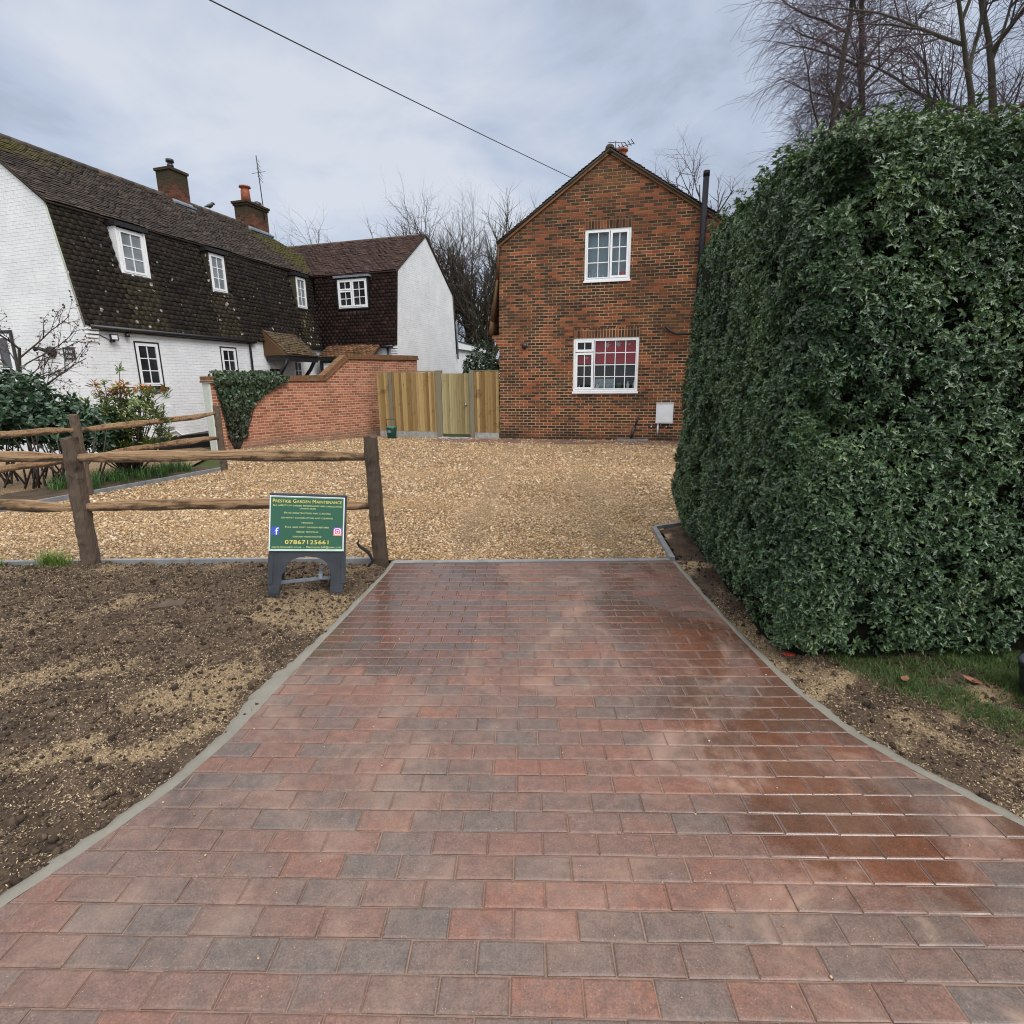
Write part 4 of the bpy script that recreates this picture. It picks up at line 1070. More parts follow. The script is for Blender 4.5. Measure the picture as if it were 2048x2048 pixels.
# floodlight, meter box and pipes on the front wall
mb = MB(); mb.box(CF, -2.60, -2.40, -.14, -.11, 2.72, 2.86); mb.box(CF, -2.53, -2.47, -.11, -.003, 2.68, 2.74)
fl = mb.build('floodlight', M['black_paint'], cot)
mb = MB(); mb.box(CF, -2.57, -2.43, -.145, -.141, 2.745, 2.835); mb.build('lens', M['white_box'], fl)
mb = MB(); mb.tube([CF.p(-2.95, -.01, 2.84), CF.p(-2.75, -.012, 2.83), CF.p(-2.6, -.02, 2.76), CF.p(-2.5, -.05, 2.70)], .009, 5); mb.build('cable', M['wire'], cot)
mb = MB(); mb.lathe(CF.p(-2.12, -.08, 2.82), [(.05, 0), (.055, .05), (.03, .10)], 10); mb.build('alarm_dome', M['black_paint'], cot)
mb = MB(); mb.box(CF, -1.62, -1.16, -.06, -.003, .62, 1.15); mb.box(CF, -1.595, -1.185, -.066, -.061, .645, 1.125); mb.build('meter_box', M['white_box'], cot)
mb = MB(); mb.tube([CF.p(-1.60, -.03, 1.10), CF.p(-1.75, -.03, 1.08), CF.p(-1.76, -.03, -.1)], .016, 6); mb.tube([CF.p(-1.15, -.03, .52), CF.p(-1.0, -.03, .38), CF.p(.0, -.03, .42)], .02, 6); mb.tube([CF.p(-1.55, -.04, .46), CF.p(-1.15, -.04, .5)], .02, 6); mb.build('pipe', M['white_box'], cot)
# left gable: plaque, lamp, dark framed window
GF = Fr(tuple(CF.o + CF.u * u0c), -17.0, SCL)       # u runs towards the front corner
mb = MB(); mb.box(GF, -.79, -.43, -.022, -.003, 2.28, 2.55); pq = mb.build('name_plaque', plain('slate', (.025, .030, .036), .5, .4, .3, 20), cot)
pq['label'] = 'slate house name plaque with white lettering'
def text_mesh(name, body, size, origin, ux, uz, mat, parent, align='CENTER', sx=1.0, sc_caps=None, extr=.0006, space=1.0):
    cu = bpy.data.curves.new(name, 'FONT'); cu.body = body; cu.size = size; cu.align_x = align; cu.align_y = 'CENTER'; cu.extrude = extr; cu.space_character = space; cu.resolution_u = 3
    if sc_caps:
        cu.small_caps_scale = sc_caps
        for i in range(len(body)): cu.body_format[i].use_small_caps = True
    o = bpy.data.objects.new(name + '_tmp', cu); col.objects.link(o)
    dg = bpy.context.evaluated_depsgraph_get(); me = bpy.data.meshes.new_from_object(o.evaluated_get(dg))
    bpy.data.objects.remove(o)
    ux = Vector([float(x) for x in ux]); uz = Vector([float(x) for x in uz]); nn = ux.cross(uz); og = Vector([float(x) for x in origin])
    m4 = Matrix(((ux.x * sx, uz.x, nn.x, og.x), (ux.y * sx, uz.y, nn.y, og.y), (ux.z * sx, uz.z, nn.z, og.z), (0, 0, 0, 1)))
    me.transform(m4); me.materials.clear()
    return finish(me, name, mat, parent)
GU = GF.u; ZU = np.array([0, 0, 1.0])
text_mesh('lettering', 'Parke', .115, GF.p(-.61, -.028, 2.465), GU, ZU, M['white_box'], pq, sx=1.0)
text_mesh('lettering', 'House', .115, GF.p(-.61, -.028, 2.355), GU, ZU, M['white_box'], pq, sx=1.0)
mb = MB(); mb.tube([GF.p(-1.14, -.003, 2.46), GF.p(-1.14, -.05, 2.46)], .13, 16); mb.tube([GF.p(-1.16, -.05, 2.46), GF.p(-1.28, -.20, 2.53), GF.p(-1.36, -.24, 2.52)], [.05, .035, .06], 10); mb.build('wall_lamp', M['black_paint'], cot)
window(cot, GF, -3.5, -2.42, 1.3, 2.92, .0 - .03, [(0, .5, 0, 1, 1, 2, .05), (.5, 1, 0, 1, 1, 2, .05)], M['white_paint'], M['pane_dark'], .05, .09, surround=(.07, .05, M['black_paint']), label='dark framed window at the left end of the gable')
# ---- the wing
AG = [(0, -.3), (5.42, -.3), (5.42, 3.0), (5.17, 5.46), (2.68, 7.18), (.26, 5.52), (-.02, 3.05), (0, 2.95)]
mb = MB(); mb.prism(AF, AG[::-1], ua1 - .25, ua1, axis='u'); mb.build('wing_gable_wall', M['white_brick'], cot, AF)
mb = MB(); mb.box(AF, -.2, ua1 - .25, 0, .25, -.3, 3.05); mb.build('wall', M['white_brick'], cot, AF)
mb = MB()
for i in range(4): mb.box(AF, ua1 - .24, ua1 + .004, -.11 + .025 * i, -.003, 2.98 - .085 * i - .055, 2.98 - .085 * i)
mb.build('corbel', M['white_paint'], cot)
a_lo, a_hi = np.array((-.10, 3.04)), np.array((.24, 5.60)); SLa = float(np.linalg.norm(a_hi - a_lo))
AW = (.82, 2.02, 4.37, 5.34)
O = AF.p(-.25, a_lo[0], a_lo[1]); S = AF.p(0, a_hi[0], a_hi[1]) - AF.p(0, a_lo[0], a_lo[1]); S /= np.linalg.norm(S); La = (ua1 + .02 + .25) * sc
def askip(u, s_):
    uu = u / sc - .25; z = 3.04 + 2.56 * s_ / (SLa * sc); return (uu > AW[0] - .06) & (uu < AW[1] + .06) & (z > AW[2] - .1)
V_, F_, C_ = join(tiles(O, AF.u, S, La, SLa * sc, skip=askip, seed=9, gauge=.122, th=.022), slab_deck(O, O + AF.u * La, O + AF.u * La + S * SLa * sc, O + S * SLa * sc))
npmesh('wing_mansard_tiles', V_, F_, M['annexe_mansard'], cot, C_)
b_lo, b_hi = np.array((.12, 5.54)), np.array((2.68, 7.26)); SLb = float(np.linalg.norm(b_hi - b_lo))
O = AF.p(-3.4, b_lo[0], b_lo[1]); S = AF.p(0, b_hi[0], b_hi[1]) - AF.p(0, b_lo[0], b_lo[1]); S /= np.linalg.norm(S); Lb = (ua1 + .03 + 3.4) * sc
def bends(s_):
    lo = 2.9 * sc - s_ * .95; return np.clip(lo, 0, 9), np.full(len(s_), 99.0)
def bcol(u, s_): return np.zeros(len(u)), np.clip((s_ / (SLb * sc) - .93) * 9, 0, .8)
A = tiles(O, AF.u, S, Lb, SLb * sc, seed=10, ends=bends, colf=bcol)
Bk = slab_deck(AF.p(ua1 + .03, 5.24, 5.46), AF.p(-3.4, 5.24, 5.46), AF.p(-3.4, 2.68, 7.26), AF.p(ua1 + .03, 2.68, 7.26), .07)
dk = slab_deck(O + AF.u * 2.9 * sc, O + AF.u * Lb, O + AF.u * Lb + S * SLb * sc, O + AF.u * .9 * sc + S * SLb * sc)
rear = slab_deck(AF.p(ua1 + .03, 5.50, 2.98), AF.p(-.3, 5.50, 2.98), AF.p(-.3, 5.24, 5.46), AF.p(ua1 + .03, 5.24, 5.46), .07)
V_, F_, C_ = join(A, dk, Bk, rear); npmesh('wing_roof', V_, F_, M['annexe_roof'], cot, C_)
mb = MB()
for i in range(24):
    a = -3.3 + .27 * i
    if a + .27 > ua1 + .05: break
    mb.tube([AF.p(a, 2.68, 7.22), AF.p(a + .265, 2.68, 7.225)], [.10, .092], 8, (random.random(), 0, .45))
mb.build('wing_ridge_tiles', M['annexe_roof'], cot)
mb = MB(); mb.prism(AF, [(.10, 5.50), (.13, 5.50), (2.70, 7.22), (2.68, 7.27)], ua1 + .025, ua1 + .05, axis='u'); mb.prism(AF, [(2.66, 7.22), (5.20, 5.44), (5.27, 5.44), (2.68, 7.27)], ua1 + .025, ua1 + .05, axis='u'); mb.build('bargeboard', M['mansard'], cot)
LWN = [(0, .485, 0, .62, 2, 2, .05), (0, .485, .63, 1, 2, 1, .05), (.495, 1, 0, 1, 2, 3, .05)]
w = window(cot, AF, *AW, .02, LWN, M['white_paint'], M['pane_dark'], .04, .08, surround=(.045, .16, M['black_paint']), label='white two-light window in the maroon tile-hung wing')
mb = MB(); mb.box(AF, AW[0] - .12, AW[1] + .12, -.05, .22, AW[3] + .05, AW[3] + .12); mb.build('flashing', M['lead'], w)
# lean-to bay at the foot of the wing
O = AF.p(.28, -.75, 2.62); S = AF.p(0, .0, 3.12) - AF.p(0, -.75, 2.62); SLy = np.linalg.norm(S); S /= SLy; Ly = 2.2 * sc
V_, F_, C_ = join(tiles(O, AF.u, S, Ly, SLy, seed=12, gauge=.13), slab_deck(O, O + AF.u * Ly, O + AF.u * Ly + S * SLy, O + S * SLy))
bay = npmesh('bay_roof', V_, F_, M['warm_tiles'], cot, C_)
mb = MB(); mb.box(AF, .28, 2.48, -.06, -.02, 3.12, 3.17); mb.build('flashing', M['white_paint'], bay)
mb = MB(); mb.box(AF, .26, 2.50, -.80, -.74, 2.52, 2.61); mb.box(AF, .32, .42, -.70, -.60, -.3, 2.52); mb.box(AF, 2.36, 2.46, -.70, -.60, -.3, 2.52); mb.box(AF, .42, 2.36, -.70, -.62, 2.44, 2.52); mb.build('bay_frame', M['black_paint'], cot)
window(cot, AF, .45, 2.33, 1.3, 2.42, -.68, [(0, .33, 0, 1, 1, 2, .06), (.34, .66, 0, 1, 1, 2, .06), (.67, 1, 0, 1, 1, 2, .06)], M['white_paint'], M['pane_net'], .05, .07)
mb = MB(); mb.box(AF, .42, 2.36, -.66, -.6, -.3, 1.25); mb.build('bay_wall', M['white_brick'], cot, AF)
mb = MB(); mb.tube([AF.p(2.75, -.07, 3.0), AF.p(2.75, -.07, -.1)], .035, 8); mb.tube([AF.p(2.55, -.13, 2.99), AF.p(ua1 - .12, -.13, 2.99)], .055, 8); mb.build('gutter', M['black_paint'], cot)
# flat-roofed rear extension, in line with the wing's gable
mb = MB(); mb.box(AF, .3, ua1 - .03, 5.43, 8.85, -.3, 3.18); mb.build('extension_wall', M['white_brick'], cot, AF)
mb = MB(); mb.prism(AF, [(5.5, 3.20), (9.15, 3.20), (9.15, 3.38), (5.5, 3.50)], .2, ua1 + .10, axis='u'); mb.build('fascia', M['white_paint'], cot)
mb = MB(); mb.prism(AF, [(5.5, 3.504), (9.2, 3.384), (9.2, 3.42), (5.5, 3.54)], .15, ua1 + .13, axis='u'); mb.build('flat_roof', M['black_paint'], cot)
mb = MB(); mb.tube([AF.p(ua1 + .06, 5.42, 4.4), AF.p(ua1 + .06, 5.47, 2.75)], .035, 8); mb.build('downpipe', M['lead'], cot)

# bird on the cottage ridge
bp = CF.p(3.86, 2.7, 7.46)
bird = thing('bird', bp, 'small black bird perched on the ridge of the white cottage', 'bird')
mb = MB(); d_ = CF.u
mb.tube([bp + d_ * -.24 + ZU * .03, bp + d_ * -.12 + ZU * .09, bp + ZU * .13, bp + d_ * .09 + ZU * .18, bp + d_ * .14 + ZU * .25, bp + d_ * .19 + ZU * .25, bp + d_ * .26 + ZU * .235], [.012, .04, .075, .06, .05, .04, .006], 10)
mb.tube([bp + ZU * .10, bp + ZU * -.01], .008, 5)
mb.build('body', M['black_paint'], bird)

# ================================================================== GARDEN WALL with stepped coping
GW = Fr((-7.675, 14.227, 0), 58.6)
gw = thing('garden_wall', GW.p(3, 0, 0), 'pinkish red brick garden wall with stepped coping beside the gravel', 'wall')
TOP = [(.0, 1.74), (3.66, 1.80), (4.62, 2.47), (8.0, 2.54)]
mb = MB(); mb.prism(GW, [(0, -.1), (8.0, -.1)] + TOP[::-1], 0, .23); mb.build('wall', M['wall_brick'], gw, GW)
def m_coping():
    t = NT('mossy_coping'); c = t.mix(t.noise(14, 4, .6), (.12, .055, .03), (.24, .12, .065)); c = t.mix(t.step(t.noise(6, 5, .65), .48, .66), c, (.10, .085, .03)); return t.fin(c, .9, .2, t.bump(t.noise(60, 4, .6), .8, .01))
mb = MB()
def cope(a, b):
    a = np.array(a); b = np.array(b); L = np.linalg.norm(b - a); n = max(1, int(L / .115)); t_ = (b - a) / L; nn = np.array([-t_[1], t_[0]])
    for i in range(n):
        p = a + t_ * (L * i / n + .004); q = a + t_ * (L * (i + 1) / n - .004); j = random.uniform(-.004, .004)
        mb.prism(GW, [tuple(p + nn * .055), tuple(q + nn * .055), tuple(q + nn * (.16 + j)), tuple(p + nn * (.16 + j))], -.03, .26)
    mb.prism(GW, [tuple(a + nn * .002), tuple(b + nn * .002), tuple(b + nn * .05), tuple(a + nn * .05)], -.055, .285)
cope((-.10, 1.742), (3.66, 1.80)); cope((3.66, 1.80), (4.62, 2.47)); cope((4.62, 2.47), (8.05, 2.542))
mb.build('coping', m_coping(), gw)
mb = MB(); mb.box(GW, -.06, -.002, -.01, .26, -.1, 1.74); t = NT('green_render'); mb.build('end_render', t.fin(t.mix(t.noise(5, 5, .65), (.42, .47, .41), (.60, .63, .58)), .85, .3, t.bump(t.noise(40, 4), .4, .005)), gw)

# ------------------------------------------------------------------ leaves
def leaf_tpl(kind):
    if kind == 'holly':
        o_ = [(.23, -.30, .16), (.13, -.12, .03), (.25, .05, .18), (.12, .22, .03)]
        V = [(0, -.5, 0), (0, .5, -.06), (0, .0, -.02)] + [(x, y, z) for x, y, z in o_] + [(-x, y, z) for x, y, z in o_]
        F = [(0, 3, 2), (3, 4, 2), (4, 5, 2), (5, 6, 2), (6, 1, 2), (7, 0, 2), (8, 7, 2), (9, 8, 2), (10, 9, 2), (1, 10, 2)]
        return np.array(V, float), np.array(F)
    if kind == 'lance':
        V = [(0, -.5, 0), (.10, -.2, .03), (.13, .05, .03), (.07, .3, .0), (0, .5, -.06), (-.07, .3, .0), (-.13, .05, .03), (-.10, -.2, .03), (0, 0, -.01)]
        F = [(8, 0, 1), (8, 1, 2), (8, 2, 3), (8, 3, 4), (8, 4, 5), (8, 5, 6), (8, 6, 7), (8, 7, 0)]
        return np.array(V, float), np.array(F)
    if kind == 'oval':
        V = [(0, -.5, 0), (.2, -.25, .03), (.26, .0, .05), (.16, .28, .02), (0, .5, -.05), (-.16, .28, .02), (-.26, .0, .05), (-.2, -.25, .03), (0, 0, -.02)]
        F = [(8, 0, 1), (8, 1, 2), (8, 2, 3), (8, 3, 4), (8, 4, 5), (8, 5, 6), (8, 6, 7), (8, 7, 0)]
        return np.array(V, float), np.array(F)
    if kind == 'ivy':
        V = [(0, -.5, 0), (.28, -.42, .03), (.40, -.15, .05), (.22, .0, .03), (.14, .15, .03), (0, .5, -.05), (-.14, .15, .03), (-.22, .0, .03), (-.40, -.15, .05), (-.28, -.42, .03), (0, -.1, -.02)]
        F = [(10, i, (i + 1) % 10) for i in range(10)]
        return np.array(V, float), np.array(F)
def norm(a): return a / (np.linalg.norm(a, axis=-1, keepdims=True) + 1e-9)
def leaves(P, Y, N, size, kind, c=None):
    """P centres, Y along-leaf, N face normal"""
    V0, F0 = leaf_tpl(kind); n = len(P); k = len(V0)
    Y = norm(Y); N = norm(N - Y * np.sum(N * Y, 1, keepdims=True)); X = np.cross(Y, N)
    sx = rng.uniform(.85, 1.15, n)
    V = P[:, None] + size[:, None, None] * (X[:, None] * (V0[None, :, :1] * sx[:, None, None]) + Y[:, None] * V0[None, :, 1:2] + N[:, None] * V0[None, :, 2:3])
    F = (F0[None] + (np.arange(n) * k)[:, None, None]).reshape(-1, 3)
    c = rng.random((n, 3)) if c is None else c
    return V.reshape(-1, 3), F, np.repeat(c, k, axis=0)
def rosettes(Q, A, per, size, kind, spread=.9, c=None, jit=.35):
    """leaves around shoot tips Q with axes A"""
    n = len(Q); P = np.repeat(Q, per, axis=0); Ax = np.repeat(norm(A), per, axis=0); m = n * per
    rnd = rng.normal(size=(m, 3)); T = norm(rnd - Ax * np.sum(rnd * Ax, 1, keepdims=True))
    el = rng.uniform(-.25, 1.0, m)[:, None] * spread
    Y = norm(T + Ax * el); s_ = size * rng.uniform(.65, 1.25, m)
    N = norm(Ax + T * -.3 + rng.normal(0, jit, (m, 3)))
    cc = None
    if c is not None: cc = np.repeat(c, per, axis=0) * .55 + rng.random((m, 3)) * .45
    Pc = P + Y * s_[:, None] * .5 - Ax * (rng.random(m) * size * .9)[:, None]
    return leaves(Pc, Y, N, s_, kind, cc)

# ================================================================== HEDGE
def hedge_pt(a, b, face):
    pass
M['holly'] = m_leaf('holly_leaf', [(.0, (.014, .034, .017)), (.35, (.042, .088, .036)), (.7, (.085, .155, .060)), (1.0, (.20, .27, .095))], .29, .55, trans=.12)
hx0 = lambda y: 1.47 + np.clip(y - 3, 0, 4) * .10
HB = dict(y0=2.84, y1=6.4)
RAD = .36
zt = lambda y: 2.93 + .125 * np.clip(y - 2.84, 0, 4)
def hedge_surface(n):
    """points on a big clipped block with softened arrises, and outward normals"""
    P = []; N = []
    ar = np.array([3.7 * 3.0, 3.56 * 3.1 * 1.05, 3.7 * 3.56 * .30, 1.2 * 3.0])
    cnt = (n * ar / ar.sum()).astype(int); r_ = rng.random
    c_ = cnt[0]; x = 1.47 + r_(c_) ** 1.35 * 3.6; P.append(np.stack([x, np.full(c_, HB['y0']), r_(c_) * zt(2.84)], 1)); N.append(np.tile([0, -1, 0], (c_, 1)))
    c_ = cnt[1]; y = HB['y0'] + r_(c_) * 3.56; P.append(np.stack([hx0(y), y, r_(c_) * zt(y)], 1)); N.append(np.tile([-1, 0, 0], (c_, 1)))
    c_ = cnt[2]; y = HB['y0'] + r_(c_) ** 1.3 * 3.56; x = hx0(y) + r_(c_) * 3.6; P.append(np.stack([x, y, zt(y)], 1)); N.append(np.tile([0, 0, 1], (c_, 1)))
    c_ = cnt[3]; x = 1.8 + r_(c_) * 1.2; P.append(np.stack([x, np.full(c_, HB['y1']), r_(c_) * zt(6.4)], 1)); N.append(np.tile([0, 1, 0], (c_, 1)))
    P = np.concatenate(P).astype(float); N = np.concatenate(N).astype(float)
    inn = np.stack([np.clip(P[:, 0], hx0(P[:, 1]) + RAD, 9), np.clip(P[:, 1], HB['y0'] + RAD, HB['y1'] - RAD), np.minimum(P[:, 2], zt(P[:, 1]) - RAD)], 1)
    D_ = P - inn; L_ = np.linalg.norm(D_, axis=1, keepdims=True); k = L_[:, 0] > 1e-6
    N2 = np.where(k[:, None], D_ / (L_ + 1e-9), N); P2 = np.where(k[:, None], inn + N2 * RAD, P)
    P2[:, 0] += (.062 * P2[:, 2] + .03) * np.clip((P2[:, 1] - 2.9) / 2.6, 0, 1)
    P2[:, 2] -= .10 * np.clip((P2[:, 1] - 4.6) / 1.6, 0, 1) * np.clip((2.6 - P2[:, 0]) / .6, 0, 1) * (P2[:, 2] > 2.4)
    tuck = .16 * np.clip((.55 - P2[:, 2]) / .55, 0, 1) ** 1.5
    P2 = P2 - N2 * np.array([1, 1, 0]) * tuck[:, None]
    return P2, norm(N2)
hedge = thing('holly_hedge', (2.8, 4.6, 0), 'tall clipped dark green holly hedge filling the right of the driveway', 'hedge')
def build_hedge():
    Q, N = hedge_surface(62000)
    d = .045 * nz(Q, 2.6, 5, 3) + .035 * nz(Q, 9, 8, 2)
    hole_ = nz(Q, 4.3, 12, 2)
    d = d - np.clip(hole_ - .30, 0, 1) * .42
    d = d - rng.random(len(Q)) ** 3 * .10
    keep = Q[:, 2] > .05 + .08 * rng.random(len(Q))
    Q, N, d = Q[keep], N[keep], d[keep]
    Q = Q + N * d[:, None]
    A = norm(N + np.array([0, 0, .35]) + rng.normal(0, .38, N.shape))
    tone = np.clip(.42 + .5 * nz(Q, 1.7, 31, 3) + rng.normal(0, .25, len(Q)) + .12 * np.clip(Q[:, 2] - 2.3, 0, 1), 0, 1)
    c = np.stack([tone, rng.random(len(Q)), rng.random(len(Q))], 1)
    A1 = rosettes(Q, A, 5, .030, 'holly', c=c)
    # stray young shoots on the top edge
    k = (Q[:, 2] > zt(Q[:, 1]) - .22) & (rng.random(len(Q)) < .10)
    Q2 = Q[k] + N[k] * rng.uniform(.01, .09, (k.sum(), 1)) + np.array([0, 0, .03]); A2 = rosettes(Q2, norm(N[k] + np.array([0, 0, 1.0])), 6, .038, 'holly')
    return join(A1, A2)
V_, F_, C_ = build_hedge(); npmesh('foliage', V_, F_, M['holly'], hedge, C_)
# woody core, lumpy, well inside the leaves
def core():
    Q = []; nx = 40
    mb = MB()
    gx, gz = 34, 26
    V = []; F = []
    path = [(5.0, HB['y0'] + .20), (1.47 + .30, HB['y0'] + .20), (1.47 + .20, HB['y0'] + .30), (hx0(np.array(6.1)) + .20, 6.05), (hx0(np.array(6.2)) + .32, 6.18), (5.0, 6.18)]
    pts = []
    for (a, b) in zip(path[:-1], path[1:]):
        a = np.array(a, float); b = np.array(b, float); m = max(1, int(np.linalg.norm(b - a) / .12))
        pts += [a + (b - a) * i / m for i in range(m)]
    pts.append(np.array(path[-1], float))
    zs_ = np.linspace(.0, 2.78, 24); cen = np.array([3.4, 4.6])
    for p in pts:
        for z in zs_:
            sh = 1 - .10 * max(0, (z - 2.3) / .48) ** 2
            q = cen + (p - cen) * sh; V.append((q[0], q[1], z * float(zt(q[1]) - .16) / 2.78))
    nz_ = len(zs_)
    P = np.array(V); P[:, :2] += (.05 * nz(P, 3, 2, 3))[:, None] * norm(P[:, :2] - cen)
    for i in range(len(pts) - 1):
        for j in range(nz_ - 1):
            a = i * nz_ + j; F.append((a, a + 1, a + nz_ + 1, a + nz_))
    top = [i * nz_ + nz_ - 1 for i in range(len(pts))]
    mb.add(P, F, None, True); mb.f.append(tuple(top)); mb.smooth.append(False)
    return mb
t = NT('hedge_twigs'); core().build('branches', t.fin(t.mix(t.noise(22, 5, .7), (.004, .006, .004), (.022, .022, .012)), .95, .1, t.bump(t.noise(40, 4, .7), 1.0, .04)), hedge)

# ================================================================== BARE TREES
class Tree:
    def __init__(s, seed): s.rs = random.Random(seed); s.seg = []; s.tw = []
    def branch(s, p, d, L, r, lev, par):
        rs = s.rs; P = par[lev]
        n = max(2, int(L / P['seg'])); st = L / n; pts = [p]; dirs = [d]
        for i in range(n):
            f = (i + 1) / n
            d = d + np.array([rs.gauss(0, P['wob']), rs.gauss(0, P['wob']), rs.gauss(0, P['wob'])]) + np.array([0, 0, P['up'] * st])
            d = d / np.linalg.norm(d); q = p + d * st
            r0 = r * (1 - (i / n) * P['tap']); r1 = r * (1 - f * P['tap'])
            (s.seg if r0 > .012 else s.tw).append((p, q, r0, r1)); p = q; pts.append(p); dirs.append(d)
        if lev + 1 < len(par):
            C = par[lev + 1]; k = C['n'] if isinstance(C['n'], int) else rs.randint(*C['n'])
            k = max(1, int(k * min(1.3, L / P['L'])))
            for j in range(k):
                f = C['from'] + (1 - C['from']) * (j + rs.random()) / k
                i = min(int(f * n), n - 1); b = pts[i] + (pts[i + 1] - pts[i]) * (f * n - i); dd = dirs[i]
                ax = np.cross(dd, np.array([rs.gauss(0, 1), rs.gauss(0, 1), rs.gauss(0, 1)])); ax /= np.linalg.norm(ax) + 1e-9
                an = R(rs.uniform(*C['ang'])); nd = dd * math.cos(an) + ax * math.sin(an)
                rr = r * (1 - f * P['tap']); s.branch(b, nd, C['L'] * rs.uniform(.6, 1.15) * (1 - .35 * f), min(rr * .8, C['r'] * rs.uniform(.7, 1.2)), lev + 1, par)
    def prisms(s, segs, sides):
        if not segs: return None
        A = np.array([a for a, _, _, _ in segs]); B = np.array([b for _, b, _, _ in segs]); r0 = np.array([r for _, _, r, _ in segs]); r1 = np.array([r for _, _, _, r in segs])
        D_ = norm(B - A); B = B + D_ * (r1 * .5)[:, None]
        h = np.where(np.abs(D_[:, 2:3]) < .9, np.array([[0, 0, 1.0]]), np.array([[1.0, 0, 0]])); X = norm(np.cross(D_, h)); Y = np.cross(D_, X)
        an = np.arange(sides) * 2 * np.pi / sides
        ring = X[:, None] * np.cos(an)[None, :, None] + Y[:, None] * np.sin(an)[None, :, None]
        V = np.concatenate([A[:, None] + ring * r0[:, None, None], B[:, None] + ring * r1[:, None, None]], 1)
        k = np.arange(sides); F0 = np.stack([k, (k + 1) % sides, (k + 1) % sides + sides, k + sides], 1)
        F = (F0[None] + (np.arange(len(A)) * 2 * sides)[:, None, None]).reshape(-1, 4)
        return V.reshape(-1, 3), F, np.full((len(A) * 2 * sides, 3), .5)
def m_bark(name, lo, hi, green=None):
    t = NT(name); c = t.mix(t.noise(6, 5, .65, t.vscale(t.obj(), (3, 3, .8))), lo, hi)
    if green: c = t.mix(t.math('MULTIPLY', t.step(t.noise(1.2, 4, .6, t.obj()), .45, .7), .6), c, green)
    return t.fin(c, .9, .15, t.bump(t.noise(16, 5, .65, t.vscale(t.obj(), (2, 2, .6))), .7, .02))
M['bark'] = m_bark('grey_brown_bark', (.035, .030, .024), (.095, .082, .062), (.055, .060, .030))
M['twig'] = m_bark('bare_twig', (.040, .032, .030), (.085, .068, .060))
M['birch'] = m_bark('birch_bark', (.040, .035, .028), (.125, .115, .092), (.06, .065, .035))
M['birch_twig'] = m_bark('birch_twig', (.060, .040, .048), (.115, .080, .092))
def tree(base, seed, par, d0, label, cat='tree', group=None, bark='bark', twig='twig', r0=.2, name='bare_tree', stems=1, spread=.1, H=None):
    T = Tree(seed); b = np.array(base, float)
    for k in range(stems):
        dd = np.array(d0[k] if isinstance(d0, list) else d0, float); dd /= np.linalg.norm(dd)
        T.branch(b + np.array([T.rs.gauss(0, .15), T.rs.gauss(0, .15), 0]) * (stems > 1), dd, par[0]['L'] * T.rs.uniform(.85, 1.05) if stems > 1 else par[0]['L'], r0 * (T.rs.uniform(.7, 1) if stems > 1 else 1), 0, par)
    if H:
        k_ = (H - b[2]) / (max(q[2] for _, q, _, _ in T.tw + T.seg) - b[2])
        T.seg = [(b + (p - b) * k_, b + (q - b) * k_, r0_, r1_) for p, q, r0_, r1_ in T.seg]; T.tw = [(b + (p - b) * k_, b + (q - b) * k_, r0_, r1_) for p, q, r0_, r1_ in T.tw]
    o = thing(name, base, label, cat, group)
    A = T.prisms(T.seg, 6); V_, F_, C_ = A; npmesh('trunk', V_, F_, M[bark], o, C_, smooth=True)
    Bq = T.prisms(T.tw, 3)
    if Bq: V_, F_, C_ = Bq; npmesh('crown', V_, F_, M[twig], o, C_)
    return o
# tall fan-shaped limes seen between the two houses
PL = [dict(L=5.4, seg=.5, wob=.035, up=.02, tap=.92), dict(n=(17, 20), L=6.6, seg=.5, wob=.06, up=.11, tap=.75, ang=(16, 50), r=.115, **{'from': .2}),
      dict(n=(11, 13), L=2.3, seg=.35, wob=.10, up=.12, tap=.75, ang=(20, 55), r=.045, **{'from': .15}), dict(n=(15, 17), L=1.25, seg=.28, wob=.15, up=.10, tap=.7, ang=(20, 60), r=.021, **{'from': .1})]
G1 = 'bare trees beyond the houses'
tree((-5.0, 33.0, -.1), 21, PL, (0.02, 0, 1), 'bare grey tree beside the white wing, leftmost of the close three', group=G1, r0=.27, H=12.6)
tree((-2.9, 34.0, -.1), 22, PL, (-.01, 0, 1), 'tallest bare grey tree in the gap between the two houses', group=G1, r0=.32, H=13.4)
tree((-1.1, 33.0, -.1), 23, PL, (.0, 0, 1), 'bare grey tree rising behind the brick house eaves on the left', group=G1, r0=.27, H=12.8)
PS = [dict(L=8.2, seg=.5, wob=.05, up=.02, tap=.92), dict(n=(12, 14), L=4.0, seg=.45, wob=.09, up=.08, tap=.7, ang=(25, 55), r=.08, **{'from': .3}),
      dict(n=(9, 11), L=1.8, seg=.3, wob=.14, up=.06, tap=.75, ang=(25, 60), r=.034, **{'from': .2}), dict(n=(8, 10), L=.85, seg=.22, wob=.16, up=.04, tap=.7, ang=(20, 60), r=.019, **{'from': .15})]
tree((-11.6, 36, -.1), 31, PS, (0, 0, 1), 'bare tree peeping over the cottage and wing roofs', group=G1, r0=.2, H=13.6)
tree((-6.3, 33, -.1), 36, PS, (-.04, 0, 1.0), 'low bare tree just showing over the wing ridge', group=G1, r0=.18, H=13.2)
PR = [dict(L=11.5, seg=.6, wob=.05, up=.02, tap=.92), dict(n=(12, 14), L=4.8, seg=.45, wob=.10, up=.07, tap=.7, ang=(25, 60), r=.10, **{'from': .4}),
      dict(n=(9, 10), L=2.1, seg=.3, wob=.15, up=.05, tap=.75, ang=(25, 60), r=.038, **{'from': .2}), dict(n=(7, 9), L=.95, seg=.22, wob=.18, up=.03, tap=.7, ang=(20, 60), r=.019, **{'from': .15})]
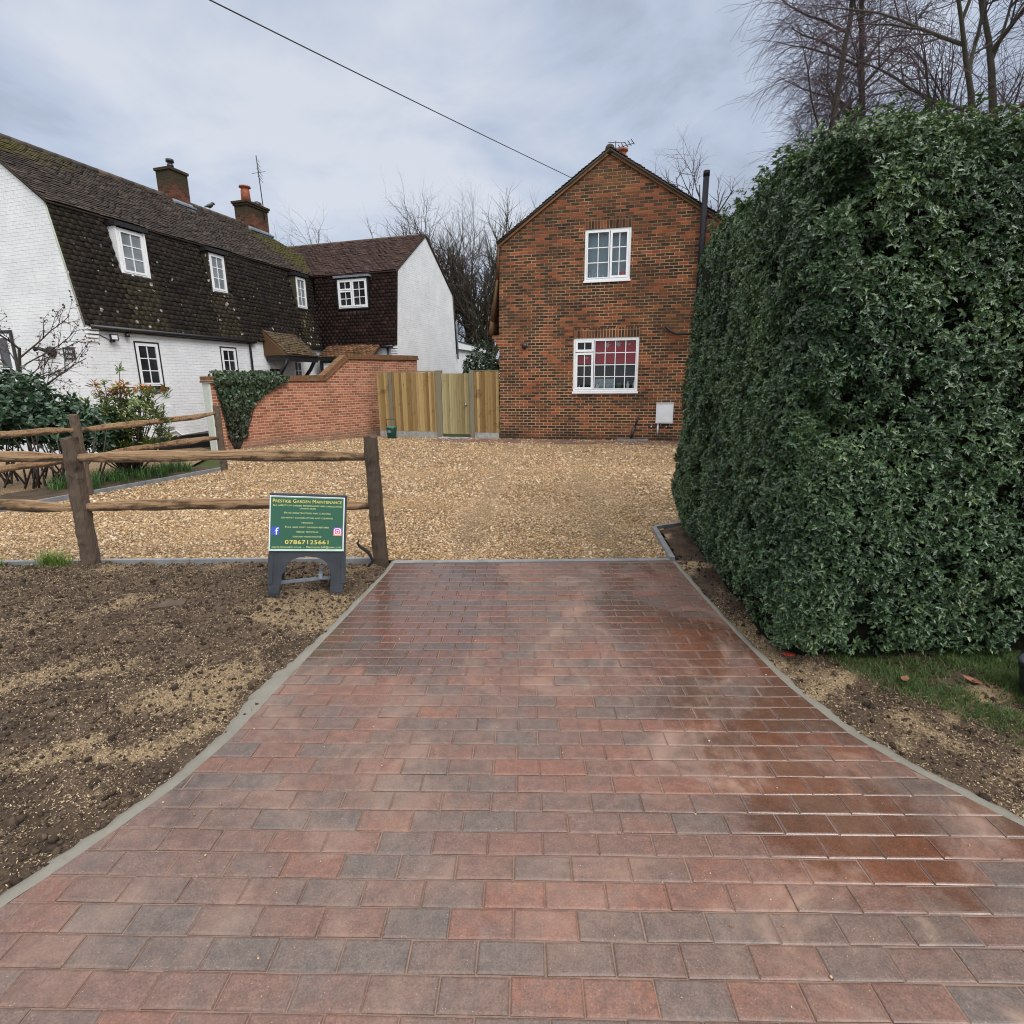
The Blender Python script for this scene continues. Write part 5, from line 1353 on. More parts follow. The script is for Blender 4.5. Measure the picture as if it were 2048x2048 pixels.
tree((10.0, 31, -.1), 41, PR, (.0, 0, 1), 'bare spreading tree behind the grey flue of the brick house', group=G1, r0=.26, H=15.0)
# birches with hanging twigs above the hedge
PBI = [dict(L=12.5, seg=.5, wob=.035, up=.01, tap=.9), dict(n=(34, 36), L=3.0, seg=.3, wob=.08, up=.06, tap=.75, ang=(30, 60), r=.032, **{'from': .22}),
       dict(n=(22, 24), L=1.3, seg=.24, wob=.10, up=-.35, tap=.6, ang=(25, 70), r=.009, **{'from': .12}), dict(n=(10, 12), L=1.0, seg=.22, wob=.10, up=-.9, tap=.5, ang=(20, 65), r=.0048, **{'from': .05})]
PBL = [dict(L=10.5, seg=.5, wob=.05, up=.01, tap=.93), dict(n=(14, 16), L=3.6, seg=.35, wob=.09, up=.06, tap=.75, ang=(28, 58), r=.042, **{'from': .2}),
       dict(n=(18, 20), L=1.8, seg=.25, wob=.11, up=-.12, tap=.65, ang=(25, 65), r=.014, **{'from': .12}), dict(n=(17, 19), L=1.05, seg=.22, wob=.11, up=-.5, tap=.55, ang=(20, 65), r=.0046, **{'from': .05})]
G2 = 'birches above the hedge'
tree((6.35, 13.5, -.1), 51, PBI, (.0, 0, 1), 'narrow birch with dense hanging purple twigs over the left end of the hedge', 'tree', G2, 'birch', 'birch_twig', .15, 'birch_tree')
tree((8.6, 14.5, -.1), 52, PBI, (-.02, 0, 1), 'second hanging-twigged birch, just right of the densest one', 'tree', G2, 'birch', 'birch_twig', .16, 'birch_tree')
tree((9.5, 11.0, -.1), 54, PBL, [(-.36, 0, 1), (-.20, .05, 1)], 'forked leaning birch with bold grey limbs over the middle of the hedge', 'tree', G2, 'birch', 'birch_twig', .17, 'birch_tree', 2)
tree((8.75, 10.0, -.1), 53, PBL, (.09, 0, 1), 'thick pale trunked birch at the right edge above the hedge', 'tree', G2, 'birch', 'birch_twig', .20, 'birch_tree')
# dark evergreen screen behind the garden gate
def shrub_blob(center, rad, n, size, kind, flat=1.0, seed=1):
    c = np.array(center, float); d = norm(rng.normal(size=(n, 3))); rr = rng.random(n) ** .30
    P = c + d * np.array(rad) * (rr * (1 + .28 * nz(d * 1.0, 2.2, seed, 2)))[:, None]
    tone = np.clip(.45 + .4 * nz(P, 2.0, seed, 2) + rng.normal(0, .2, n), 0, 1)
    return P, norm(d + np.array([0, 0, .5]) + rng.normal(0, .4, (n, 3))), np.stack([tone, rng.random(n), rng.random(n)], 1)
M['ever'] = m_leaf('evergreen_leaf', [(.0, (.008, .018, .009)), (.5, (.018, .040, .017)), (1.0, (.045, .085, .030))], .42, .45, trans=.08)
def screen(base, rad, n, size, label, name='evergreen_shrub', mat='ever', kind='oval', cat='shrub', group=None, per=5):
    o = thing(name, base, label, cat, group)
    P, A, c = shrub_blob((base[0], base[1], base[2] + rad[2] * 1.02), rad, n, size, kind, seed=base[0]); k = P[:, 2] > .05
    V_, F_, C_ = rosettes(P[k], A[k], per, size, kind, c=c[k]); npmesh('foliage', V_, F_, M[mat], o, C_)
    mb = MB()
    for i in range(7):
        a = random.uniform(0, 6.28); q = np.array(base) + np.array([math.cos(a) * rad[0] * .5, math.sin(a) * rad[1] * .5, rad[2] * 1.1])
        mb.tube([np.array(base) + np.array([math.cos(a) * .06, math.sin(a) * .06, -.05]), (np.array(base) + q) / 2 + np.array([.05, .03, 0]), q], [.03, .022, .012], 5)
    mb.build('stems', M['twig'], o); return o
screen((-3.4, 27.5, -.1), (1.6, 1.0, 1.75), 1500, .16, 'broad dark evergreen bush low behind the fence and flat-roofed extension', group=None)
screen((-1.2, 25.0, -.1), (1.0, .9, 1.70), 1100, .14, 'tall dark evergreen bush between wooden gate and brick house, farther back')
screen((-.80, 19.3, -.05), (.42, .4, 1.10), 700, .07, 'rounded green bush showing just above the wooden fence')

# ================================================================== CLOSE-BOARD FENCE AND GATE
FF = Fr((-.369, 16.979, 0), -17.9)
M['fence_wood'] = m_wood('treated_pine', (.175, .098, .032), (.43, .31, .135), (22, 22, .6), (.085, .034, .012), .75, .8)
M['gate_wood'] = m_wood('green_treated_pine', (.19, .15, .065), (.36, .30, .155), (22, 22, .6), (.11, .065, .026), .5, .8)
M['post_wood'] = m_wood('grey_green_post', (.17, .155, .105), (.25, .225, .155), (14, 14, .6), (.10, .08, .05), .3, .85)
fence = thing('board_fence', FF.p(-2, 0, 0), 'yellowish close-board timber fence joining garden wall to brick house', 'fence')
def boards(u0, u1, z0, z1f, n=0.0, w=.088):
    mb = MB(); k = max(1, int(round((u1 - u0) / w))); w = (u1 - u0) / k
    for i in range(k):
        a = u0 + i * w; b = a + w + .006; dz = random.uniform(-.006, .006); r_ = (random.random(), random.random(), random.random())
        P = [FF.p(a, n - .030, z0), FF.p(min(b, u1 + .01), n - .008, z0), FF.p(a, n + .004, z0), FF.p(min(b, u1 + .01), n + .002, z0),
             FF.p(a, n - .030, z1f + dz), FF.p(min(b, u1 + .01), n - .008, z1f + dz), FF.p(a, n + .004, z1f + dz), FF.p(min(b, u1 + .01), n + .002, z1f + dz)]
        mb.hexa(P, r_)
    return mb
for (a, b, z1) in ((-4.20, -3.78, 2.03), (-3.66, -2.09, 2.03), (-.80, .0, 2.02)):
    p_ = boards(a, b, .17, z1).build('panel', M['fence_wood'], fence)
    mb = MB(); mb.box(FF, a - .01, b, -.012, .02, z1 + .012, z1 + .04); mb.build('capping', M['post_wood'], p_)
    mb = MB(); mb.box(FF, a, b, -.03, .02, -.05, .165); mb.build('gravel_board', M['concrete'], fence)
for a, b, z in ((-3.78, -3.66, 2.05), (-2.09, -1.90, 2.075), (-.95, -.80, 2.07)):
    mb = MB(); mb.box(FF, a + .004, b - .004, -.06, .08, -.1, z); mb.build('post', M['post_wood'] if a > -3 else M['post_wood'], fence)
gate = thing('wooden_gate', FF.p(-1.4, 0, 0), 'pale green-tinged boarded garden gate between two thick grey posts', 'gate')
boards(-1.893, -.955, .11, 1.98, -.004).build('panel', M['gate_wood'], gate)
for z_ in (.3, 1.0, 1.7):
    mb = MB(); mb.box(FF, -1.89, -.96, .004, .05, z_, z_ + .1); mb.build('ledge', M['gate_wood'], gate)
mb = MB(); mb.tube([FF.p(-1.08, -.02, 1.02), FF.p(-1.08, -.06, 1.02)], .034, 14); mb.lathe(FF.p(-1.08, -.07, .99), [(.012, 0), (.03, .02), (.03, .05), (.012, .07)], 10); mb.build('latch', M['steel'], gate)
mb = MB()
mb.box(FF, -1.90, -.97, -.50, -.08, -.02, .022)
def m_slab():
    t = NT('slate_threshold'); c = t.mix(t.step(t.noise(4, 5, .65), .4, .6), (.05, .055, .07), (.42, .44, .47)); return t.fin(c, .5, .5, t.bump(t.noise(20, 4), .5, .01))
tag(mb.build('stone_doorstep', m_slab()), 'mottled grey stone doorstep at the foot of the wooden gate', 'doorstep')
# green caddy
bq = np.array([-3.80, 17.35, -.005])
cad = thing('food_caddy', bq, 'small dark green lidded bucket with upright handle by the fence', 'bucket')
M['green_plastic'] = plain('green_plastic', (.010, .062, .050), .4, .5, .15, 5)
mb = MB(); mb.lathe(bq, [(.125, 0), (.14, .01), (.165, .30), (.17, .33)], 20); mb.build('body', M['green_plastic'], cad)
mb = MB(); mb.lathe(bq + np.array([0, 0, .332]), [(.18, 0), (.18, .025), (.15, .04), (.05, .055)], 20); mb.build('lid', plain('pale_green_plastic', (.03, .12, .10), .4), cad)
mb = MB(); h_ = [(-.165, .30), (-.17, .55), (-.15, .60), (.15, .60), (.17, .55), (.165, .30)]; mb.tube([bq + np.array([x * .96, x * -.25, z]) for x, z in h_], .011, 8); mb.build('handle', M['black_paint'], cad)
for a, z_ in ((.10, .235), (.12, .20)):
    mb = MB(); mb.box(Fr(tuple(bq), -8), -.02 - a / 2, -.02 + a / 2, -.168, -.150, z_, z_ + .016); mb.build('print_mark', plain('pale_green_print', (.30, .42, .38), .5), cad)

# ================================================================== IVY on the garden wall
ivy = thing('ivy_plant', GW.p(.9, -.05, 0), 'dark green ivy draped over the corner of the brick garden wall', 'ivy')
def ivy_pts(n):
    u = rng.uniform(-.02, 2.55, n); z = rng.uniform(.25, 2.03, n)
    low = 1.93 - .02 * u
    # wide head along the coping tapering to a stem at the foot
    c_ = .42 + .05 * z; left = np.interp(z, [.25, .9, 1.4, 1.75, 2.05], [.30, .26, .14, .08, .12]); right = np.interp(z, [.25, .7, 1.1, 1.4, 1.65, 1.85, 2.05], [.80, .86, 1.05, 1.42, 1.95, 2.3, 1.9])
    k = (u > left) & (u < right); return u[k], z[k]
u, z = ivy_pts(7500); head = z > 1.05
n_ = -rng.uniform(.02, .13, len(u)) - np.where(z > 1.7, .06, 0)
over = z > 1.90; n_[over] = rng.uniform(-.12, .25, over.sum())
P = np.array([GW.p(a, b, c_) for a, b, c_ in zip(u, n_, z)])
Y = norm(np.array([0, 0, -1.0]) + rng.normal(0, .5, P.shape)); N = norm(-GW.n + np.array([0, 0, .5]) + rng.normal(0, .35, P.shape))
tone = np.clip(np.where(z > 1.1, .6, .25) + rng.normal(0, .22, len(u)), 0, 1)
keep = (rng.random(len(u)) < np.where(z > 1.1, 1, .9))
V_, F_, C_ = leaves(P[keep], Y[keep], N[keep], rng.uniform(.07, .115, keep.sum()), 'ivy', np.stack([tone, rng.random(len(u)), rng.random(len(u))], 1)[keep])
M['ivy'] = m_leaf('ivy_leaf', [(.0, (.035, .030, .014)), (.3, (.018, .030, .014)), (.6, (.030, .066, .028)), (1.0, (.085, .145, .070))], .36, .5, trans=.06)
npmesh('foliage', V_, F_, M['ivy'], ivy, C_)
mb = MB()
for i in range(9):
    a = .45 + .012 * i; pts = [GW.p(a + random.gauss(0, .02), -.02, -.02)]
    for k in range(1, 9): pts.append(GW.p(a + (i - 2.2) * .022 * k ** .9 + random.gauss(0, .02), -.03 - .01 * random.random(), .2 * k))
    mb.tube(pts, [.02] * 3 + [.014] * 6, 5)
mb.build('stems', M['twig'], ivy)

# ================================================================== SPLIT-RAIL FENCES
M['chestnut'] = m_wood('weathered_chestnut', (.060, .042, .030), (.150, .110, .080), (26, 26, 1.3), (.018, .013, .010), .9, .88, .022)
def m_rail():
    t = NT('cleft_rail'); v = t.vscale(t.obj(), (1.0, 16, 22)); g = t.noise(3, 6, .65, v, .5)
    c = t.mix(t.noise(1.8, 4, .6, t.obj()), (.21, .115, .058), (.40, .28, .165)); c = t.mix(t.math('MULTIPLY', t.step(g, .46, .66), .85), c, (.12, .060, .028))
    c = t.mix(t.math('MULTIPLY', t.step(t.noise(2.1, 6, .68, t.vscale(t.obj(), (.8, 2, 2.5))), .50, .64), .88), c, (.060, .036, .022))
    under_shade = t.step(t.math('ADD', t.attr(0), t.math('MULTIPLY', t.math('SUBTRACT', t.noise(5, 5, .7, t.obj()), .5), .9)), .55, .78)  # underside shade painted into the rail colour, with a ragged edge
    c = t.mix(t.math('MULTIPLY', under_shade, .88), c, (.040, .026, .018))
    return t.fin(c, .85, .2, t.bump(t.math('ADD', g, t.noise(14, 5, .7, t.obj())), .9, .016))
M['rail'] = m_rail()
def rough_post(mb, p, h, w, seed, lean=(0, 0)):
    """squared cleft post with rounded, wavering faces"""
    rs = random.Random(seed); rings = 26; k = 16; V = []; F = []
    for i in range(rings):
        f = i / (rings - 1); z = -.1 + (h + .1) * f; c0 = np.array([p[0] + lean[0] * f + rs.gauss(0, .0018), p[1] + lean[1] * f + rs.gauss(0, .0018)])
        for j in range(k):
            a = 2 * math.pi * j / k; sq = 1 / max(abs(math.cos(a)), abs(math.sin(a))); rr = w / 2 * (.35 + .65 * min(sq, 1.25)) * (1 + .09 * mnoise.noise(Vector((math.cos(a) * 2 + seed, math.sin(a) * 2, z * 2.2))) + .12 * mnoise.noise(Vector((math.cos(a) * 4 + seed, math.sin(a) * 4, z * 14)))) * (1.08 - .10 * f)
            V.append((c0[0] + rr * math.cos(a), c0[1] + rr * math.sin(a), z + (rs.uniform(-.012, .012) if i == rings - 1 else 0)))
    for i in range(rings - 1):
        for j in range(k): a, b = i * k + j, i * k + (j + 1) % k; F.append((a, b, b + k, a + k))
    F.append(tuple(range((rings - 1) * k, rings * k)))
    mb.add(V, F, None, False); return mb
def rough_rail(p, q, hgt, thk, seed, bow=.02, ends=(.55, .55)):
    """cleft rail: uneven four-sided section, tapered ends, slight bow"""
    rs = random.Random(seed); p = np.array(p, float); q = np.array(q, float); L = np.linalg.norm(q - p); d = (q - p) / L; s_ = np.cross(d, ZU); s_ /= np.linalg.norm(s_)
    n = max(8, int(L / .12)); V = []; F = []; k = 6
    for i in range(n + 1):
        f = i / n; tp = min(1, ends[0] + f * L / .38 * (1 - ends[0]), ends[1] + (1 - f) * L / .38 * (1 - ends[1]))
        c_ = p + d * L * f + ZU * (bow * math.sin(math.pi * f) + .018 * mnoise.noise(Vector((f * L * 1.7, seed, 0)))) + s_ * (.02 * mnoise.noise(Vector((f * L * 1.4, seed, 5))))
        h_ = hgt / 2 * tp * (1 + .40 * mnoise.noise(Vector((f * L * 1.9, seed, 9))) + .10 * mnoise.noise(Vector((f * L * 9, seed, 4)))); t_ = thk / 2 * tp * (1 + .2 * mnoise.noise(Vector((f * L * 2.5, seed, 13))))
        for (x, z) in ((-.9, -.75), (.75, -1), (1, -.1), (.65, .9), (-.2, 1), (-1, .35)): V.append(c_ + s_ * t_ * x + ZU * h_ * z)
    for i in range(n):
        for j in range(k): a, b = i * k + j, i * k + (j + 1) % k; F.append((a, a + k, b + k, b))
    F.append(tuple(range(k))); F.append(tuple(range(n * k, n * k + k))[::-1])
    mb = MB(); mb.add(V, F, None, False); mb.c = [(rs.random() * .3 + (.75 if i % k in (0, 1) else .35 if i % k == 2 else 0), 0, 0) for i in range(len(V))]; return mb  # lower corners carry the painted shade of the underside
f1 = thing('rail_fence', (-2.6, 4.95, 0), 'nearest two-rail cleft chestnut fence, standing behind the green sign', 'fence', 'cleft rail fences')
for i, (x, y, h, ln) in enumerate(((-4.04, 4.95, 1.205, (.03, 0)), (-1.255, 4.93, 1.20, (-.02, 0)), (-6.83, 4.96, 1.2, (0, 0)))):
    rough_post(MB(), (x, y), h, .122, 3 + i, ln).build('post', M['chestnut'], f1)
for i, (a, b, z0, z1) in enumerate(((-4.03, -1.27, 1.025, 1.01), (-4.03, -1.27, .565, .555), (-6.82, -4.05, 1.02, 1.03), (-6.82, -4.05, .57, .57))):
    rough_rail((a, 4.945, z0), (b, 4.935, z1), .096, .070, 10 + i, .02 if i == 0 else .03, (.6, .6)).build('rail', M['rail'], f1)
f2 = thing('rail_fence', SF.p(1.3, 0, 0), 'farther two-rail cleft chestnut fence, running back beside the flower bed', 'fence', 'cleft rail fences')
for i, (u, h) in enumerate(((0, 1.25), (2.68, 1.28), (-2.68, 1.25))):
    w_ = SF.p(u, 0, 0); rough_post(MB(), (w_[0], w_[1]), h, .112, 23 + i).build('post', M['chestnut'], f2)
for i, (a, b, z0, z1) in enumerate(((.02, 2.66, 1.02, 1.13), (.02, 2.66, .58, .66), (-2.66, -.02, 1.00, 1.03), (-2.66, -.02, .53, .58))):
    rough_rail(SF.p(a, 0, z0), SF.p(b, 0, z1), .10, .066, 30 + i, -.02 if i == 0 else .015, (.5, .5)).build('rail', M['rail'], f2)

# ================================================================== A-BOARD SIGN
sg = thing('a_board_sign', (-1.68, 4.2, 0), 'green contractor sign on a black plastic A-frame in front of the fence', 'sign')
SGF = Fr((-1.66, 4.10, 0), 17)
LEAN = R(10); TILT = R(6.0)
class Lean:
    """frame of a leaning leaf: u across, n backwards, z up the slope; the whole board tips to one side"""
    def __init__(s, fr, lean, n0=0.0, sign=1):
        s.u = fr.u * math.cos(TILT) - np.array([0, 0, math.sin(TILT)]); up = fr.u * math.sin(TILT) + np.array([0, 0, math.cos(TILT)])
        s.z = up * math.cos(lean) + fr.n * sign * math.sin(lean); s.n = np.cross(s.z, s.u) ; s.o = fr.o + fr.n * n0 + np.array([0, 0, .005])
    def p(s, u, n, z): return s.o + s.u * u + s.n * n + s.z * z
LF = Lean(SGF, LEAN)
M['black_plastic'] = plain('charcoal_plastic', (.022, .027, .034), .45, .5, .3, 6, bumpd=.003)
def leaf_outline(hw, arch=True):
    pts = [(-hw + .004, 0), (-hw + .085, 0)]
    pts += [(-hw + .10, .17)]
    for i in range(0, 9):
        a = math.pi * (1 - i / 8); pts.append((.0 + (hw - .125) * math.cos(a), .20 + .115 * math.sin(a) ** .8 if 0 < i < 8 else .20))
    pts += [(hw - .11, .17), (hw - .115, -.01), (hw - .03, -.01), (hw, .30), (hw, .800), (-hw, .800)]
    return pts
mb = MB(); mb.prism(LF, leaf_outline(.29), 0, .045)
for sx_ in (-1, 1): mb.box(LF, sx_ * .24 - .045 + (.0 if sx_ > 0 else -.0), sx_ * .24 + .035, -.010, -.001, .02, .085); mb.box(LF, sx_ * .275 - .018, sx_ * .275 + .018, -.008, -.001, .1, .33)
mb.box(LF, -.293, .293, -.003, .05, .801, .812)
mb.build('front_leaf', M['black_plastic'], sg)
LB = Lean(SGF, R(10), .29, -1)
mb = MB(); mb.prism(LB, leaf_outline(.285), .002, .045); mb.build('rear_leaf', M['black_plastic'], sg)
mb = MB(); mb.box(SGF, .10, .13, .03, .26, .12, .15); mb.box(SGF, -.20, .20, .08, .11, .095, .115); mb.build('strut', M['lead'], sg)
mb = MB(); mb.box(LF, -.288, .272, -.016, -.0015, .362, .796); mb.build('backing', M['upvc'], sg)
def m_sign():
    t = NT('green_sign_sheet'); c = t.mix(t.noise(3, 4, .6, t.obj()), (.010, .072, .036), (.018, .100, .056)); return t.fin(c, .28, .5)
mb = MB(); mb.box(LF, -.282, .266, -.019, -.0165, .377, .791); pan = mb.build('panel', m_sign(), sg)
mb = MB()
for a, b, c_, d in ((-.282, -.279, .378, .790), (.262, .265, .378, .790), (-.278, .261, .785, .788)): mb.box(LF, a, b, -.0215, -.0195, c_, d)
mb.box(LF, -.290, .275, -.022, -.017, .361, .3755); mb.build('border', plain('pale_border', (.42, .58, .50), .4), sg)
yel = plain('yellow_print', (.72, .60, .14), .5, .3, .05); pale = plain('pale_yellow_print', (.60, .66, .30), .5, .3, .05)
UX = LF.u; UZ = norm(LF.p(0, 0, 1) - LF.p(0, 0, 0))
def line(txt, size, z, m=pale, sx=1.45, caps=.78, cx=-.008, fit=None):
    o = text_mesh('lettering', txt, size, LF.p(cx, -.0208, z), UX, UZ, m, pan, sx=sx, sc_caps=caps, space=1.06)
    if fit:      # set the line to the width it has on the sign
        co = np.array([v.co for v in o.data.vertices]); ux = np.array([UX[0], UX[1], UX[2]]); c0 = LF.p(cx, -.0208, z) - np.array(sg.location)
        a = (co - c0) @ ux; k = fit / (a.max() - a.min()); mid_ = (a.max() + a.min()) / 2
        co2 = co + np.outer((a - mid_) * k - a, ux); o.data.vertices.foreach_set('co', co2.astype(np.float32).ravel()); o.data.update()
line('Prestige Garden Maintenance', .040, 0.756, yel, fit=.515)
line('All aspects of garden maintenance and landscaping', .021, 0.722, fit=.515)
line('undertaken', .020, 0.700, fit=.118)
line('Patio construction and cleaning', .021, 0.663, fit=.345)
line('driveway construction and cleaning', .021, 0.625, fit=.385)
line('fencing', .021, 0.587, fit=.085)
line('Full and part garden refurbs', .021, 0.551, fit=.325)
line('hedge trimming', .021, 0.514, fit=.165)
line('garden maintenance', .021, 0.476, fit=.215)
line('07867125661', .046, 0.430, yel, caps=None, fit=.325)
line('www.pgmsurrey.co.uk  -  Prestigegm.247@gmail.com', .022, 0.391, fit=.52)
mb = MB(); mb.box(LF, -.272, -.213, -.0215, -.0195, .488, .551); fbk = mb.build('blue_logo', plain('blue_print', (.035, .075, .42), .4, .5, .05), sg)
text_mesh('lettering', 'f', .080, LF.p(-.234, -.0222, .514), UX, UZ, M['upvc'], fbk, sx=1.1, extr=.0012)
t = NT('pink_gradient_print'); q = t.xyz(t.uv()); gcol = t.ramp(q[1], [(0, (.80, .42, .10)), (.3, (.68, .12, .12)), (.6, (.55, .05, .25)), (1, (.22, .06, .45))])
def logo_uv(P, ln):
    rel = P - np.array(LF.p(.19, 0, .478)); return np.stack([(rel @ np.array(UX)) / .065, (rel @ np.array(UZ)) / .065], 1)
def rrect(cx, cz, w_, h_, r_, k=5):
    pts = []
    for (sx_, sz, a0) in ((1, -1, -90), (1, 1, 0), (-1, 1, 90), (-1, -1, 180)):
        for i in range(k + 1): a = R(a0 + 90 * i / k); pts.append((cx + sx_ * (w_ / 2 - r_) + r_ * math.cos(a), cz + sz * (h_ / 2 - r_) + r_ * math.sin(a)))
    return pts
mb = MB(); mb.prism(LF, rrect(.222, .519, .066, .066, .004), -.0215, -.0195); igk = mb.build('pink_logo', t.fin(gcol, .4, .5), sg, uvfun=logo_uv)
mb = MB(); mb.prism(LF, rrect(.222, .519, .054, .054, .015), -.0228, -.0217, [rrect(.222, .519, .043, .043, .011)[::-1]])
ring = lambda r_, k=16: [(.222 + r_ * math.cos(2 * math.pi * i / k), .519 + r_ * math.sin(2 * math.pi * i / k)) for i in range(k)]
mb.prism(LF, ring(.0145), -.0228, -.0217, [ring(.0095)[::-1]]); mb.prism(LF, [(.222 + .0155 + .003 * math.cos(a), .519 + .0155 + .003 * math.sin(a)) for a in np.linspace(0, 6.28, 9)[:-1]], -.0228, -.0217)
mb.build('camera_outline', M['upvc'], igk)

# ================================================================== SMALL THINGS
# offcut of black water pipe curling up beside the right-hand fence post
mb = MB()
mb.tube([(-1.36, 4.80, -.01), (-1.30, 4.82, .05), (-1.33, 4.80, .14), (-1.40, 4.79, .20), (-1.425, 4.79, .235), (-1.405, 4.79, .27)], [.010, .013, .016, .015, .011, .004], 8)
tag(mb.build('plant_root', plain('black_root', (.020, .017, .017), .6, .3, .3, 20)), 'thin black curled root beside the foot of the fence post', 'root')
mb = MB(); fr = Fr((-2.72, 3.95, 0), 18)
mb.box(fr, -.16, .16, -.10, .10, -.03, .018)
tag(mb.build('drain_cover', plain('muddy_cover', (.075, .052, .036), .8, .3, .3, 12)), 'muddy square cover half buried in the bare soil', 'drain cover')
def curl_leaf(name, loc, size, c, label, cat='fallen leaf', group=None, rz=0.0):
    V0, F0 = leaf_tpl('oval'); a = rz; Rm = np.array([[math.cos(a), -math.sin(a), 0], [math.sin(a), math.cos(a), 0], [0, 0, 1]])
    V = V0 * size; V[:, 2] = .35 * (V[:, 0] ** 2 + .5 * V[:, 1] ** 2) / size * 2.2 + .012; V = V @ Rm.T + np.array(loc)
    V2 = V - np.array([0, 0, .003]); n = len(V)
    mb = MB(); mb.add(np.concatenate([V, V2]), [tuple(f) for f in F0] + [tuple(i + n for i in f[::-1]) for f in F0] + [(i, i + n, (i + 1) % 8 + n, (i + 1) % 8) for i in range(8)])
    return tag(mb.build(name, plain(name + '_skin', c, .6, .35, .3, 30)), label, cat, group)
curl_leaf('fallen_leaf', (1.68, 3.02, .012), .075, (.42, .035, .025), 'bright red fallen leaf on the soil beside the driveway edge', rz=1.2)
curl_leaf('fallen_leaf', (2.52, 2.68, .03), .10, (.26, .11, .075), 'pinkish brown fallen leaf lying on the grass below the hedge', rz=.4)
curl_leaf('fallen_leaf', (2.18, 2.72, .02), .075, (.20, .095, .060), 'dull brown fallen leaf nearest the bare soil under the hedge', rz=2.2)
trug = thing('rubber_bucket', (2.84, 2.50, 0), 'black rubber bucket half out of frame on the grass', 'bucket')
mb = MB(); mb.lathe((2.84, 2.50, -.03), [(.12, 0), (.15, .01), (.195, .22), (.20, .235), (.185, .235), (.14, .03), (.0, .025)], 24); mb.build('body', M['black_plastic'], trug)
mb = MB(); mb.tube([(2.66, 2.44, .19), (2.64, 2.43, .21), (2.64, 2.56, .21), (2.66, 2.56, .19)], .012, 7); mb.build('handle', M['black_plastic'], trug)

# overhead telephone wire from a pole behind the viewer to the brick house
def ray(x, y): d = CM @ np.array([x - 1024, y - 1024, FOC]); return d / d[1]
P0 = EYE + ray(1146, 357) * 18.6; P1 = EYE + ray(452, 0) * 9.0; P2 = P1 + (P1 - P0) * 1.2
pts = []
for i in range(33):
    f = i / 32 * 2.2; q = P0 + (P1 - P0) * f; q[2] -= .10 * math.sin(math.pi * min(1, f / 2.2)); pts.append(q)
mb = MB(); mb.tube(pts, .010, 5); tag(mb.build('telephone_wire', M['wire']), 'thin overhead wire sloping down across the sky to the brick house', 'wire')

# ================================================================== BED, SHRUBS AND GRASS
bed = [S2(-4.4, .09), S2(2.72, .09), S2(2.72, 1.25), S2(-4.4, 1.25)]
mbb = MB()
gu, gn = 60, 12; V = []; F = []
for i in range(gu + 1):
    for j in range(gn + 1):
        w_ = SF.p(-4.4 + 7.12 * i / gu, .085 + 1.2 * j / gn, 0); V.append((w_[0], w_[1], .02 + .03 * mnoise.noise(Vector((w_[0] * 5, w_[1] * 5, 1)))))
for i in range(gu):
    for j in range(gn): a = i * (gn + 1) + j; F.append((a, a + gn + 1, a + gn + 2, a + 1))
mbb.add(V, F, (0, 0, 0), True); struct(mbb.build('flower_bed_soil', M['soil']))
def blades(P, h, w_, lean=.35, seg=3, n_=None):
    """curved grass blades as strips of quads"""
    n = len(P); a = rng.uniform(0, 6.28, n); D_ = np.stack([np.cos(a), np.sin(a), np.zeros(n)], 1); X = np.stack([-np.sin(a), np.cos(a), np.zeros(n)], 1)
    V = []; ln = rng.uniform(.2, 1.0, n) * lean
    for i in range(seg + 1):
        f = i / seg; c_ = P + D_ * (h * ln * f ** 2)[:, None] + np.array([0, 0, 1.0]) * (h * (f - .25 * ln * f ** 2))[:, None]
        ww = (w_ * (1 - .85 * f ** 1.5))[:, None]; V += [c_ - X * ww, c_ + X * ww]
    V = np.stack(V, 1); k = 2 * (seg + 1)
    F0 = np.array([(2 * i, 2 * i + 1, 2 * i + 3, 2 * i + 2) for i in range(seg)])
    return V.reshape(-1, 3), (F0[None] + (np.arange(n) * k)[:, None, None]).reshape(-1, 4), np.repeat(rng.random((n, 3)), k, axis=0)
M['bulb'] = m_leaf('bulb_leaf', [(.0, (.025, .070, .018)), (.5, (.050, .130, .030)), (1.0, (.10, .20, .045))], .4, .4, trans=.25)
M['grass'] = m_leaf('grass_blade', [(.0, (.030, .066, .016)), (.5, (.060, .125, .030)), (.8, (.10, .17, .045)), (.9, (.17, .15, .075)), (1.0, (.26, .21, .12))], .5, .3, trans=.25)
cl_ = np.array([SF.p(u, n, 0) for u, n in zip(rng.uniform(.1, 2.5, 55), rng.uniform(.25, 1.15, 55))])
P = np.repeat(cl_, 24, axis=0) + rng.normal(0, .055, (55 * 24, 3)) * np.array([1, 1, 0]); P[:, 2] = .02
V_, F_, C_ = blades(P, rng.uniform(.13, .30, len(P)), rng.uniform(.005, .009, len(P)), .9, 4); tag(npmesh('bulb_foliage', V_, F_, M['bulb'], None, C_), kind='stuff')
